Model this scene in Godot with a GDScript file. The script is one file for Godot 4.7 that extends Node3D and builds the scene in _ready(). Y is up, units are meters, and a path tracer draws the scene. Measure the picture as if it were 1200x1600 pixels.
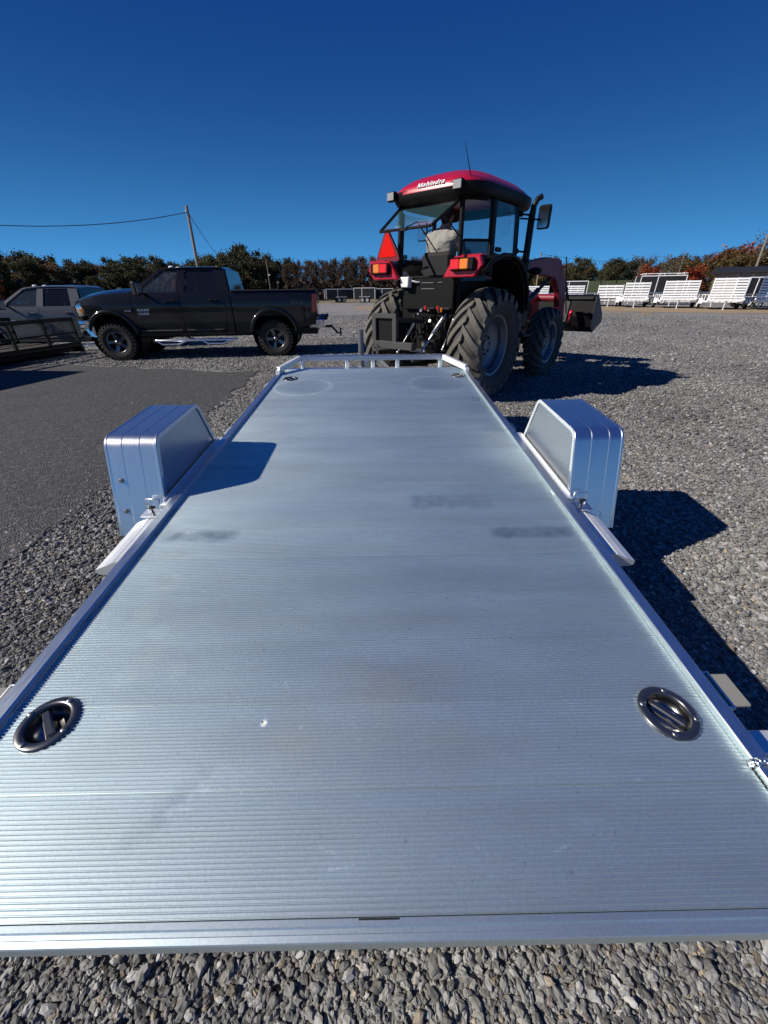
extends Node3D
# A trailer yard on a clear autumn day, seen from behind an aluminium deck trailer that a tractor tows.

class MB:
	# collects triangles for one mesh
	var st := SurfaceTool.new()
	var uvf = null
	var col := Color(-1, 0, 0)
	var colf = null
	func _init() -> void:
		st.begin(Mesh.PRIMITIVE_TRIANGLES)
		st.set_smooth_group(-1)
	func sm(g: int) -> void:
		st.set_smooth_group(g)
	func v(p: Vector3) -> void:
		if uvf != null:
			st.set_uv(uvf.call(p))
		if colf != null:
			st.set_color(colf.call(p))
		elif col.r >= 0.0:
			st.set_color(col)
		st.add_vertex(p)
	func tri(a: Vector3, b: Vector3, c: Vector3, o: Vector3) -> void:
		v(a)
		if (c - a).cross(b - a).dot(o) < 0.0:
			v(c); v(b)
		else:
			v(b); v(c)
	func quad(a: Vector3, b: Vector3, c: Vector3, d: Vector3, o: Vector3) -> void:
		tri(a, b, c, o)
		tri(a, c, d, o)
	func box(at: Vector3, size: Vector3, bev := 0.0, bas := Basis()) -> void:
		var h := size * 0.5
		bev = minf(bev, minf(h.x, minf(h.y, h.z)) * 0.9)
		var p := func(ax: int, s: Vector3) -> Vector3:
			var q := Vector3()
			for k in 3:
				q[k] = s[k] * (h[k] if k == ax else h[k] - bev)
			return at + bas * q
		for ax in 3:
			var b := (ax + 1) % 3
			var c := (ax + 2) % 3
			for sg in [-1.0, 1.0]:
				var q := []
				for e in [[-1, -1], [1, -1], [1, 1], [-1, 1]]:
					var s := Vector3()
					s[ax] = sg; s[b] = e[0]; s[c] = e[1]
					q.append(p.call(ax, s))
				var o := Vector3(); o[ax] = sg
				quad(q[0], q[1], q[2], q[3], bas * o)
				if bev > 0.0:
					for sb in [-1.0, 1.0]:
						var s0 := Vector3(); s0[ax] = sg; s0[b] = sb; s0[c] = -1
						var s1 := s0; s1[c] = 1
						var oo := Vector3(); oo[ax] = sg; oo[b] = sb
						quad(p.call(ax, s0), p.call(ax, s1), p.call(b, s1), p.call(b, s0), bas * oo)
		if bev > 0.0:
			for sx in [-1.0, 1.0]:
				for sy in [-1.0, 1.0]:
					for sz in [-1.0, 1.0]:
						var s := Vector3(sx, sy, sz)
						tri(p.call(0, s), p.call(1, s), p.call(2, s), bas * s)
	# a bar of square section between two points
	func beam(a: Vector3, b: Vector3, w: float, hh: float, bev := 0.0, up := Vector3.UP) -> void:
		var z := (b - a).normalized()
		if absf(z.dot(up)) > 0.98:
			up = Vector3(0, 0, 1) if absf(z.z) < 0.9 else Vector3(1, 0, 0)
		var x := up.cross(z).normalized()
		box((a + b) * 0.5, Vector3(w, hh, a.distance_to(b)), bev, Basis(x, z.cross(x), z))
	func tube(path: Array, r, sides := 8, cap := true, grp := 1) -> void:
		var n := path.size()
		var rings := []
		var nx := Vector3()
		for i in n:
			var t: Vector3 = (path[mini(i + 1, n - 1)] - path[maxi(i - 1, 0)])
			t = t.normalized()
			if i == 0:
				nx = t.cross(Vector3.UP if absf(t.y) < 0.9 else Vector3.RIGHT).normalized()
			else:
				nx = (nx - t * nx.dot(t)).normalized()
			var ny := t.cross(nx)
			var rr: float = r[i] if r is Array else r
			var ring := []
			for k in sides:
				var a := TAU * k / sides
				ring.append(path[i] + (nx * cos(a) + ny * sin(a)) * rr)
			rings.append(ring)
		sm(grp)
		for i in n - 1:
			for k in sides:
				var k2 := (k + 1) % sides
				var o: Vector3 = rings[i][k] + rings[i][k2] - path[i] * 2.0
				quad(rings[i][k], rings[i][k2], rings[i + 1][k2], rings[i + 1][k], o)
		sm(-1)
		if cap:
			for e in [0, n - 1]:
				var o: Vector3 = path[0] - path[1] if e == 0 else path[n - 1] - path[n - 2]
				for k in range(1, sides - 1):
					tri(rings[e][0], rings[e][k], rings[e][k + 1], o)
	# profile points (radius, height) along local y; going up is the outside
	func lathe(prof: Array, n: int, xf := Transform3D(), hard := false) -> void:
		for i in prof.size() - 1:
			var p: Vector2 = prof[i]
			var q: Vector2 = prof[i + 1]
			if p.distance_to(q) < 1e-6:
				continue
			sm(10 + i if hard else 1)
			for k in n:
				var a := TAU * k / n
				var b := TAU * (k + 1) / n
				var m := (a + b) * 0.5
				var o := Vector3(cos(m) * (q.y - p.y), -(q.x - p.x), sin(m) * (q.y - p.y))
				var c0 := xf * Vector3(p.x * cos(a), p.y, p.x * sin(a))
				var c1 := xf * Vector3(p.x * cos(b), p.y, p.x * sin(b))
				var c2 := xf * Vector3(q.x * cos(b), q.y, q.x * sin(b))
				var c3 := xf * Vector3(q.x * cos(a), q.y, q.x * sin(a))
				var oo := xf.basis * o
				if p.x > 1e-6:
					tri(c0, c1, c2, oo)
				if q.x > 1e-6:
					tri(c0, c2, c3, oo)
		sm(-1)
	# polygon in local x/y pushed along local z from d0 to d1
	func extrude(poly: Array, d0: float, d1: float, xf := Transform3D(), bev := 0.0, round := false) -> void:
		var pg := PackedVector2Array(poly)
		if Geometry2D.is_polygon_clockwise(pg):
			pg.reverse()
		var n := pg.size()
		var ins := PackedVector2Array()
		for i in n:
			var e0 := (pg[i] - pg[(i + n - 1) % n]).normalized()
			var e1 := (pg[(i + 1) % n] - pg[i]).normalized()
			var n0 := Vector2(-e0.y, e0.x)
			var n1 := Vector2(-e1.y, e1.x)
			var mid := (n0 + n1)
			ins.append(pg[i] + mid / maxf(mid.length_squared() * 0.5, 0.3) * bev)
		var ix := Geometry2D.triangulate_polygon(ins)
		for e in 2:
			var d := d0 if e == 0 else d1
			var o := xf.basis * Vector3(0, 0, signf(d0 - d1) if e == 0 else signf(d1 - d0))
			for t in range(0, ix.size(), 3):
				tri(xf * Vector3(ins[ix[t]].x, ins[ix[t]].y, d), xf * Vector3(ins[ix[t + 1]].x, ins[ix[t + 1]].y, d), xf * Vector3(ins[ix[t + 2]].x, ins[ix[t + 2]].y, d), o)
		var s := signf(d1 - d0) * bev
		for i in n:
			var j := (i + 1) % n
			var ed := pg[j] - pg[i]
			var o := xf.basis * Vector3(ed.y, -ed.x, 0)
			if round:
				sm(1)
			quad(xf * Vector3(pg[i].x, pg[i].y, d0 + s), xf * Vector3(pg[j].x, pg[j].y, d0 + s), xf * Vector3(pg[j].x, pg[j].y, d1 - s), xf * Vector3(pg[i].x, pg[i].y, d1 - s), o)
			sm(-1)
			if bev > 0.0:
				quad(xf * Vector3(pg[i].x, pg[i].y, d0 + s), xf * Vector3(pg[j].x, pg[j].y, d0 + s), xf * Vector3(ins[j].x, ins[j].y, d0), xf * Vector3(ins[i].x, ins[i].y, d0), o + xf.basis * Vector3(0, 0, -s))
				quad(xf * Vector3(pg[i].x, pg[i].y, d1 - s), xf * Vector3(pg[j].x, pg[j].y, d1 - s), xf * Vector3(ins[j].x, ins[j].y, d1), xf * Vector3(ins[i].x, ins[i].y, d1), o + xf.basis * Vector3(0, 0, s))
	# a flat outline bent over a surface: map turns (u, v) into a point; out says which side is outside
	func panel(poly: Array, cell: Vector2, map: Callable, out: Vector3, lip := 0.0) -> void:
		var pg := PackedVector2Array(poly)
		var r := Rect2(pg[0], Vector2())
		for q in pg:
			r = r.expand(q)
		sm(1)
		var nx := int(ceil(r.size.x / cell.x))
		var ny := int(ceil(r.size.y / cell.y))
		for i in nx:
			for j in ny:
				var a := r.position + Vector2(i * cell.x, j * cell.y)
				var cp := PackedVector2Array([a, a + Vector2(cell.x, 0), a + cell, a + Vector2(0, cell.y)])
				for g in Geometry2D.intersect_polygons(pg, cp):
					var ix := Geometry2D.triangulate_polygon(g)
					for t in range(0, ix.size(), 3):
						var p := []
						for k in 3:
							p.append(map.call((g[ix[t + k]] as Vector2).snapped(Vector2(0.0005, 0.0005))))
						tri(p[0], p[1], p[2], out)
		sm(-1)
		if lip > 0.0:
			var inw := -out.normalized() * lip
			var c := r.get_center()
			for i in pg.size():
				var p0: Vector3 = map.call(pg[i])
				var p1: Vector3 = map.call(pg[(i + 1) % pg.size()])
				var o: Vector3 = (p0 + p1) * 0.5 - map.call(c)
				quad(p0, p1, p1 + inw, p0 + inw, o)
	# rings of equal length joined one to the next
	func loft(rings: Array, closed := true, caps := true, grp := 1, mid = null) -> void:
		var n: int = rings[0].size()
		sm(grp)
		for i in rings.size() - 1:
			var c := Vector3()
			for q in rings[i]:
				c += q
			for q in rings[i + 1]:
				c += q
			c /= 2.0 * n
			if mid != null:
				c = mid
			for k in (n if closed else n - 1):
				var k2 := (k + 1) % n
				var o: Vector3 = (rings[i][k] + rings[i][k2] + rings[i + 1][k] + rings[i + 1][k2]) * 0.25 - c
				quad(rings[i][k], rings[i][k2], rings[i + 1][k2], rings[i + 1][k], o)
		if caps:
			sm(-1)
			for e in [0, rings.size() - 1]:
				var c := Vector3()
				for q in rings[e]:
					c += q
				c /= n
				var f := Vector3()
				for q in rings[1 if e == 0 else e - 1]:
					f += q
				f /= n
				for k in n:
					tri(c, rings[e][k], rings[e][(k + 1) % n], c - f)
		sm(-1)
	func ball(c: Vector3, r: Vector3, n := 10, m := 6) -> void:
		var prof := []
		for i in m + 1:
			var a := -PI / 2 + PI * i / m
			prof.append(Vector2(cos(a), sin(a)))
		lathe(prof, n, Transform3D(Basis.from_scale(r), c))

var M := {}
var rng := RandomNumberGenerator.new()

func numbered(parent: Node, called: String) -> String:
	var key := "n_" + called
	var k: int = NC.get([parent, called], 0)
	NC[[parent, called]] = k + 1
	return called if k == 0 else "%s_%03d" % [called, k]
var NC := {}

func tag(o: Node, label: String, category: String, group := "", kind := "") -> void:
	o.set_meta("label", label)
	if category: o.set_meta("category", category)
	if group: o.set_meta("group", group)
	if kind: o.set_meta("kind", kind)

func thing(called: String, label: String, category: String, xf := Transform3D(), group := "") -> Node3D:
	var o := Node3D.new()
	o.name = numbered(self, called)
	add_child(o)
	o.transform = xf
	tag(o, label, category, group)
	return o

func at(x: float, y: float, z: float, turn := 0.0) -> Transform3D:
	return Transform3D(Basis(Vector3.UP, deg_to_rad(turn)), Vector3(x, y, z))

func put(parent: Node, called: String, mb: MB, mat: Material, xf := Transform3D()) -> MeshInstance3D:
	mb.st.generate_normals()
	return put_mesh(parent, called, mb.st.commit(), mat, xf)

func put_mesh(parent: Node, called: String, mesh: Mesh, mat: Material, xf := Transform3D()) -> MeshInstance3D:
	var o := MeshInstance3D.new()
	o.name = numbered(parent, called)
	o.mesh = mesh
	o.material_override = mat
	parent.add_child(o)
	o.transform = xf
	return o

func structure(o: Node) -> Node:
	o.set_meta("kind", "structure")
	return o

func mat(name: String, lin: Color, rough := 0.6, metal := 0.0, spec := 0.5) -> StandardMaterial3D:
	var m := StandardMaterial3D.new()
	m.resource_name = name
	m.albedo_color = lin.linear_to_srgb()
	m.roughness = rough
	m.metallic = metal
	m.metallic_specular = spec
	M[name] = m
	return m

func fnl(type: int, freq: float, sd: int, oct := 4) -> FastNoiseLite:
	var n := FastNoiseLite.new()
	n.noise_type = type
	n.frequency = freq
	n.seed = sd
	n.fractal_octaves = oct
	return n

func ntex(noise: FastNoiseLite, size: int, ramp = null, normal := false, bump := 4.0) -> NoiseTexture2D:
	var t := NoiseTexture2D.new()
	t.width = size; t.height = size
	t.seamless = true
	t.seamless_blend_skirt = 0.15
	t.noise = noise
	if normal:
		t.as_normal_map = true
		t.bump_strength = bump
	if ramp != null:
		var g := Gradient.new()
		g.offsets = PackedFloat32Array(ramp.map(func(e): return e[0]))
		g.colors = PackedColorArray(ramp.map(func(e): return (e[1] as Color).linear_to_srgb()))
		t.color_ramp = g
	return t

func arc(cx: float, cy: float, r: float, a0: float, a1: float, n: int) -> Array:
	var out := []
	for i in n + 1:
		var a := deg_to_rad(lerpf(a0, a1, float(i) / n))
		out.append(Vector2(cx + r * cos(a), cy + r * sin(a)))
	return out

# a polygon whose corners are rounded by the radii given
func rounded(pts: Array, rad, n := 5) -> Array:
	var out := []
	var m := pts.size()
	for i in m:
		var r: float = rad[i] if rad is Array else rad
		var p: Vector2 = pts[i]
		if r <= 0.0:
			out.append(p)
			continue
		var a: Vector2 = (pts[(i + m - 1) % m] - p).normalized()
		var b: Vector2 = (pts[(i + 1) % m] - p).normalized()
		var half := acos(clampf(a.dot(b), -1, 1)) * 0.5
		var d := r / tan(half)
		for k in n + 1:
			var t := float(k) / n
			var p0 := p + a * d
			var p1 := p + b * d
			out.append(p0.lerp(p, t).lerp(p.lerp(p1, t), t))
	return out

func gh(x: float, z: float) -> float:
	# the yard falls away a little at the back left
	return -0.3 * smoothstep(-7.5, -10.5, x) * smoothstep(-11.0, -14.0, z)

func text_part(parent: Node, called: String, s: String, h: float, xf: Transform3D, m: Material, deep := 0.004, font := "Droid Sans", wide := 1.0) -> MeshInstance3D:
	var t := TextMesh.new()
	var f := SystemFont.new()
	f.font_names = PackedStringArray([font])
	f.font_weight = 700
	t.font = f
	t.text = s
	t.font_size = 32
	t.pixel_size = h / 24.0
	t.depth = deep
	t.curve_step = 2.0
	var x := xf
	x.basis = x.basis * Basis.from_scale(Vector3(wide, 1, 1))
	return put_mesh(parent, called, t, m, x)

# az in degrees (right of straight ahead), distance on the ground
func polar(az: float, dist: float, y := 0.0) -> Vector3:
	return Vector3(sin(deg_to_rad(az)) * dist, y, -cos(deg_to_rad(az)) * dist)

func _ready() -> void:
	rng.seed = 20231
	var cam := Camera3D.new()
	cam.name = "camera"
	cam.fov = 106.26
	cam.near = 0.05
	cam.far = 1500.0
	cam.position = Vector3(0, 1.40, 0)
	cam.rotation_degrees = Vector3(-29.9, 0, -0.75)
	add_child(cam)
	cam.current = true
	var env := Environment.new()
	env.background_mode = Environment.BG_SKY
	var sky := Sky.new()
	var sm := ProceduralSkyMaterial.new()
	sm.sky_top_color = Color(0.0034, 0.035, 0.19).linear_to_srgb()
	sm.sky_horizon_color = Color(0.085, 0.38, 0.79).linear_to_srgb()
	sm.sky_curve = 0.092
	sm.ground_bottom_color = Color(0.06, 0.06, 0.055).linear_to_srgb()
	sm.ground_horizon_color = Color(0.10, 0.11, 0.11).linear_to_srgb()
	sm.sun_angle_max = 1.0
	sm.sky_energy_multiplier = 1.0
	sky.sky_material = sm
	env.sky = sky
	env.tonemap_mode = Environment.TONE_MAPPER_LINEAR
	env.tonemap_exposure = 1.12
	env.sdfgi_enabled = true
	env.ssao_enabled = true
	env.ssil_enabled = true
	var we := WorldEnvironment.new()
	we.name = "world_environment"
	we.environment = env
	add_child(we)
	var sun := DirectionalLight3D.new()
	sun.name = "sun"
	sun.light_color = Color(1.0, 0.97, 0.925)
	sun.light_energy = 1.6
	sun.light_angular_distance = 0.5
	sun.shadow_enabled = true
	sun.look_at_from_position(Vector3.ZERO, Vector3(0.80, -0.565, -0.21), Vector3.UP)
	add_child(sun)
	materials()
	ground()
	stones()
	backdrop()
	dump_trailer()
	deck_trailer()
	tractor()
	driver()
	trucks()
	yard()

func materials() -> void:
	mat("alu", Color(0.75, 0.82, 0.82), 0.36, 1.0)
	mat("alu_bright", Color(0.82, 0.85, 0.88), 0.27, 1.0)
	mat("alu_dull", Color(0.60, 0.61, 0.61), 0.30, 1.0)
	mat("alu_matte", Color(0.84, 0.86, 0.87), 0.55, 0.75)
	mat("alu_sheet", Color(0.78, 0.82, 0.84), 0.31, 1.0)
	mat("grey_plastic", Color(0.24, 0.24, 0.21), 0.5)
	mat("weld", Color(0.8, 0.8, 0.8), 0.3, 1.0)
	mat("bolt", Color(0.35, 0.34, 0.33), 0.4, 1.0)
	mat("black_bolt", Color(0.02, 0.02, 0.02), 0.35, 0.0)
	mat("ring_steel", Color(0.15, 0.155, 0.165), 0.32, 0.9)
	mat("cup_steel", Color(0.30, 0.295, 0.285), 0.25, 1.0)
	mat("rubber", Color(0.028, 0.027, 0.025), 0.85)
	mat("tractor_rubber", Color(0.085, 0.080, 0.070), 0.88)
	mat("tractor_lug", Color(0.14, 0.132, 0.115), 0.9)
	mat("rim_grey", Color(0.20, 0.21, 0.23), 0.38, 0.5)
	var red := mat("red", Color(0.42, 0.006, 0.028), 0.34)
	red.clearcoat_enabled = true
	red.clearcoat = 0.4
	red.clearcoat_roughness = 0.25
	mat("maroon", Color(0.20, 0.008, 0.02), 0.5)
	mat("black_plastic", Color(0.0055, 0.0055, 0.006), 0.5, 0.0, 0.3)
	mat("black_metal", Color(0.006, 0.006, 0.0065), 0.42, 0.0, 0.4)
	mat("dark_iron", Color(0.035, 0.034, 0.032), 0.5, 0.3)
	mat("frame_iron", Color(0.060, 0.060, 0.058), 0.5, 0.2)
	mat("steel", Color(0.5, 0.5, 0.5), 0.35, 1.0)
	mat("chrome", Color(0.75, 0.76, 0.78), 0.12, 1.0)
	mat("white_paint", Color(0.78, 0.78, 0.77), 0.45)
	mat("white_metal", Color(0.88, 0.89, 0.90), 0.5)
	mat("seat_cloth", Color(0.014, 0.014, 0.015), 0.8)
	var tri := mat("sign_red", Color(0.70, 0.006, 0.003), 0.6, 0.0, 0.2)
	tri.emission_enabled = false
	mat("sign_border", Color(0.16, 0.004, 0.012), 0.4)
	lens("lens_red", Color(0.80, 0.015, 0.008))
	lens("lens_dark_red", Color(0.13, 0.004, 0.004))
	lens("lens_amber", Color(0.80, 0.22, 0.01))
	lens("lens_clear", Color(0.33, 0.33, 0.32))
	glass("glass", Color(0.2, 0.45, 0.48), 0.10)
	glass("glass_teal", Color(0.03, 0.32, 0.38), 0.24)
	glass("glass_dark", Color(0.010, 0.012, 0.016), 0.86)
	glass("glass_tint", Color(0.05, 0.07, 0.09), 0.45)
	var p := mat("truck_paint", Color(0.0060, 0.0070, 0.0090), 0.42, 0.0, 0.2)
	p.clearcoat_enabled = true
	p.clearcoat = 0.9
	p.clearcoat_roughness = 0.06
	var p2 := mat("truck_silver", Color(0.080, 0.087, 0.096), 0.36, 0.2, 0.3)
	p2.clearcoat_enabled = true
	p2.clearcoat = 1.0
	p2.clearcoat_roughness = 0.06
	mat("wheel_alloy", Color(0.22, 0.22, 0.23), 0.28, 0.9)
	mat("trim_black", Color(0.015, 0.015, 0.016), 0.6)
	mat("badge", Color(0.55, 0.56, 0.58), 0.3, 0.9)
	mat("decal_grey", Color(0.07, 0.072, 0.075), 0.5)
	mat("trim_grey", Color(0.035, 0.036, 0.038), 0.5)
	mat("interior", Color(0.035, 0.035, 0.036), 0.8)
	mat("interior_light", Color(0.40, 0.42, 0.40), 0.7)
	mat("plate_red", Color(0.4, 0.02, 0.03), 0.6)
	mat("wood_pole", Color(0.26, 0.22, 0.18), 0.85)
	mat("wood_dark", Color(0.05, 0.038, 0.028), 0.85)
	mat("wire", Color(0.02, 0.02, 0.022), 0.7)
	mat("bark", Color(0.085, 0.070, 0.055), 0.9)
	mat("bark_pale", Color(0.20, 0.17, 0.14), 0.9)
	var leaf := mat("leaf", Color(1, 1, 1), 0.75)
	leaf.vertex_color_use_as_albedo = true
	leaf.backlight_enabled = true
	leaf.backlight = Color(0.8, 0.8, 0.8)
	var vc := mat("painted", Color(1, 1, 1), 0.8)
	vc.vertex_color_use_as_albedo = true
	var cl := mat("cloth", Color(1, 1, 1), 0.9)
	cl.vertex_color_use_as_albedo = true
	cl.heightmap_enabled = true
	cl.heightmap_texture = ntex(fnl(FastNoiseLite.TYPE_SIMPLEX_SMOOTH, 0.008, 55, 3), 512)
	cl.heightmap_scale = 2.2
	cl.uv1_triplanar = true
	cl.uv1_scale = Vector3(1.6, 3.2, 1.6)
	var st := mat("stone", Color(1, 1, 1), 0.72)
	st.vertex_color_use_as_albedo = true
	# grain on worn things
	var rough_n := ntex(fnl(FastNoiseLite.TYPE_SIMPLEX_SMOOTH, 0.02, 5, 5), 512, [[0.0, Color(0.42, 0.42, 0.42)], [0.5, Color(0.8, 0.8, 0.8)], [1.0, Color(1, 1, 1)]])
	for nm in ["tractor_rubber", "tractor_lug", "rubber", "dark_iron", "wood_pole", "bark", "wood_dark", "black_plastic"]:
		var m: StandardMaterial3D = M[nm]
		m.albedo_texture = rough_n
		m.uv1_triplanar = true
		m.uv1_scale = Vector3.ONE * 2.2
	var brushed := FastNoiseLite.new()
	brushed.noise_type = FastNoiseLite.TYPE_SIMPLEX_SMOOTH
	brushed.frequency = 0.03
	brushed.fractal_octaves = 4
	brushed.seed = 9
	var bt := ntex(brushed, 512, [[0.0, Color(0.45, 0.45, 0.45)], [1.0, Color(1, 1, 1)]])
	for nm in ["alu", "alu_bright", "alu_dull", "alu_matte", "alu_sheet"]:
		var m: StandardMaterial3D = M[nm]
		m.roughness_texture = bt
		m.uv1_triplanar = true
		m.uv1_scale = Vector3(14, 14, 0.7) if nm != "alu_sheet" else Vector3(16, 0.9, 0.9)
		m.roughness *= 1.2

func lens(nm: String, c: Color) -> void:
	var m := mat(nm, c, 0.15)
	m.clearcoat_enabled = true
	m.clearcoat = 1.0
	m.clearcoat_roughness = 0.05

func glass(nm: String, c: Color, a: float) -> void:
	var m := mat(nm, c, 0.04)
	m.albedo_color.a = a
	m.transparency = BaseMaterial3D.TRANSPARENCY_ALPHA

func pebble_mat(nm: String, tints: Array, scale: float, relief: float) -> StandardMaterial3D:
	var cell := fnl(FastNoiseLite.TYPE_CELLULAR, 0.045, 31 + M.size(), 1)
	cell.fractal_type = FastNoiseLite.FRACTAL_NONE
	cell.cellular_return_type = FastNoiseLite.RETURN_CELL_VALUE
	cell.cellular_jitter = 1.0
	var m := mat(nm, Color(1, 1, 1), 0.85)
	var ramp := []
	for i in tints.size():
		ramp.append([float(i) / (tints.size() - 1), tints[i]])
	m.albedo_texture = ntex(cell, 1024, ramp)
	var d: FastNoiseLite = cell.duplicate()
	d.cellular_return_type = FastNoiseLite.RETURN_DISTANCE2_SUB
	m.heightmap_enabled = true
	m.heightmap_texture = ntex(d, 1024)
	m.heightmap_scale = relief
	m.uv1_triplanar = true
	m.uv1_world_triplanar = true
	m.uv1_scale = Vector3.ONE * scale
	return m

func g3(v: float) -> Color:
	return Color(v, v * 0.99, v * 0.97)

func ground() -> void:
	var gm := pebble_mat("gravel", [g3(0.13), g3(0.25), g3(0.18), g3(0.34), Color(0.28, 0.25, 0.20), g3(0.15), g3(0.42)], 1.1, 1.0)
	var big := fnl(FastNoiseLite.TYPE_SIMPLEX_SMOOTH, 0.012, 77, 5)
	gm.detail_enabled = false
	gm.vertex_color_use_as_albedo = true
	var am := pebble_mat("millings", [Color(0.022, 0.022, 0.022), Color(0.075, 0.075, 0.074), Color(0.04, 0.04, 0.04), Color(0.105, 0.105, 0.104), Color(0.03, 0.03, 0.03), Color(0.17, 0.17, 0.168)], 1.25, 0.8)
	# the ground sheet, finer near the camera
	var xs := []
	for v in [-700, -300, -150, -90]: xs.append(float(v))
	var x := -60.0
	while x <= 60.0:
		xs.append(x)
		x += 0.75 if absf(x) < 15 else 2.5
	for v in [90, 150, 300, 700]: xs.append(float(v))
	var zs := []
	for v in [-900, -400, -200, -140, -110, -90, -80]: zs.append(float(v))
	var z := -70.0
	while z <= 14.0:
		zs.append(z)
		z += 2.0 if z < -20 else 0.75
	for v in [60, 300]: zs.append(float(v))
	var st := SurfaceTool.new()
	st.begin(Mesh.PRIMITIVE_TRIANGLES)
	for j in zs.size():
		for i in xs.size():
			var px: float = xs[i]
			var pz: float = zs[j]
			var t := big.get_noise_2d(px * 6.0, pz * 6.0)
			var t2 := big.get_noise_2d(px * 22.0 + 900, pz * 22.0)
			var c := Color(1, 1, 1).lerp(Color(1.18, 1.08, 0.92), clampf(t * 1.6, 0, 1))
			c = c * (1.0 + t2 * 0.55 + t * 0.3)
			# earth and dry grass at the far side of the yard
			var far := smoothstep(52.0, 75.0, Vector2(px, pz).length() + t * 20.0)
			c = c.lerp(Color(0.75, 0.62, 0.38), far)
			st.set_color(c)
			st.add_vertex(Vector3(px, gh(px, pz), pz))
	for j in zs.size() - 1:
		for i in xs.size() - 1:
			var a := j * xs.size() + i
			var b := a + xs.size()
			for k in [a, a + 1, b, a + 1, b + 1, b]:
				st.add_index(k)
	st.generate_normals()
	var g := put_mesh(self, "ground", st.commit(), gm)
	structure(g)
	tag(g, "grey gravel yard reaching to the trees", "")
	# dark millings lane at the left, with a crumbling edge
	var mb := MB.new()
	var near := [Vector2(-2.35, 3.0), Vector2(-2.30, -1.7), Vector2(-2.28, -2.8), Vector2(-2.22, -4.6), Vector2(-2.42, -6.3), Vector2(-2.5, -8.0)]
	var outl := []
	for i in near.size() - 1:
		for k in 14:
			var q: Vector2 = near[i].lerp(near[i + 1], k / 14.0)
			outl.append(q + Vector2(big.get_noise_2d(q.y * 160, 5) * 0.16 + big.get_noise_2d(q.y * 500, 50) * 0.07, 0))
	var top := [Vector2(-2.55, -8.15), Vector2(-6.6, -9.25), Vector2(-12.0, -10.6), Vector2(-14.0, 3.0)]
	for i in top.size() - 1:
		for k in (14 if i < 2 else 1):
			var q: Vector2 = top[i].lerp(top[i + 1], k / 14.0)
			outl.append(q + Vector2(0, big.get_noise_2d(q.x * 60, 15) * 0.5 + big.get_noise_2d(q.x * 300, 15) * 0.15))
	outl.append(top[3])
	am.vertex_color_use_as_albedo = true
	mb.colf = func(p: Vector3) -> Color:
		var k := 1.0 + 0.5 * big.get_noise_2d(p.x * 14.0, p.z * 5.0) + 0.35 * big.get_noise_2d(p.x * 60.0, p.z * 60.0)
		return Color(k, k, k)
	mb.panel(outl, Vector2(0.4, 0.4), func(q): return Vector3(q.x, gh(q.x, q.y) + 0.012, q.y), Vector3.UP)
	var lane := put(self, "dark_lane", mb, am)
	structure(lane)
	tag(lane, "smooth dark millings lane to the left of the trailer", "")

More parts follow.
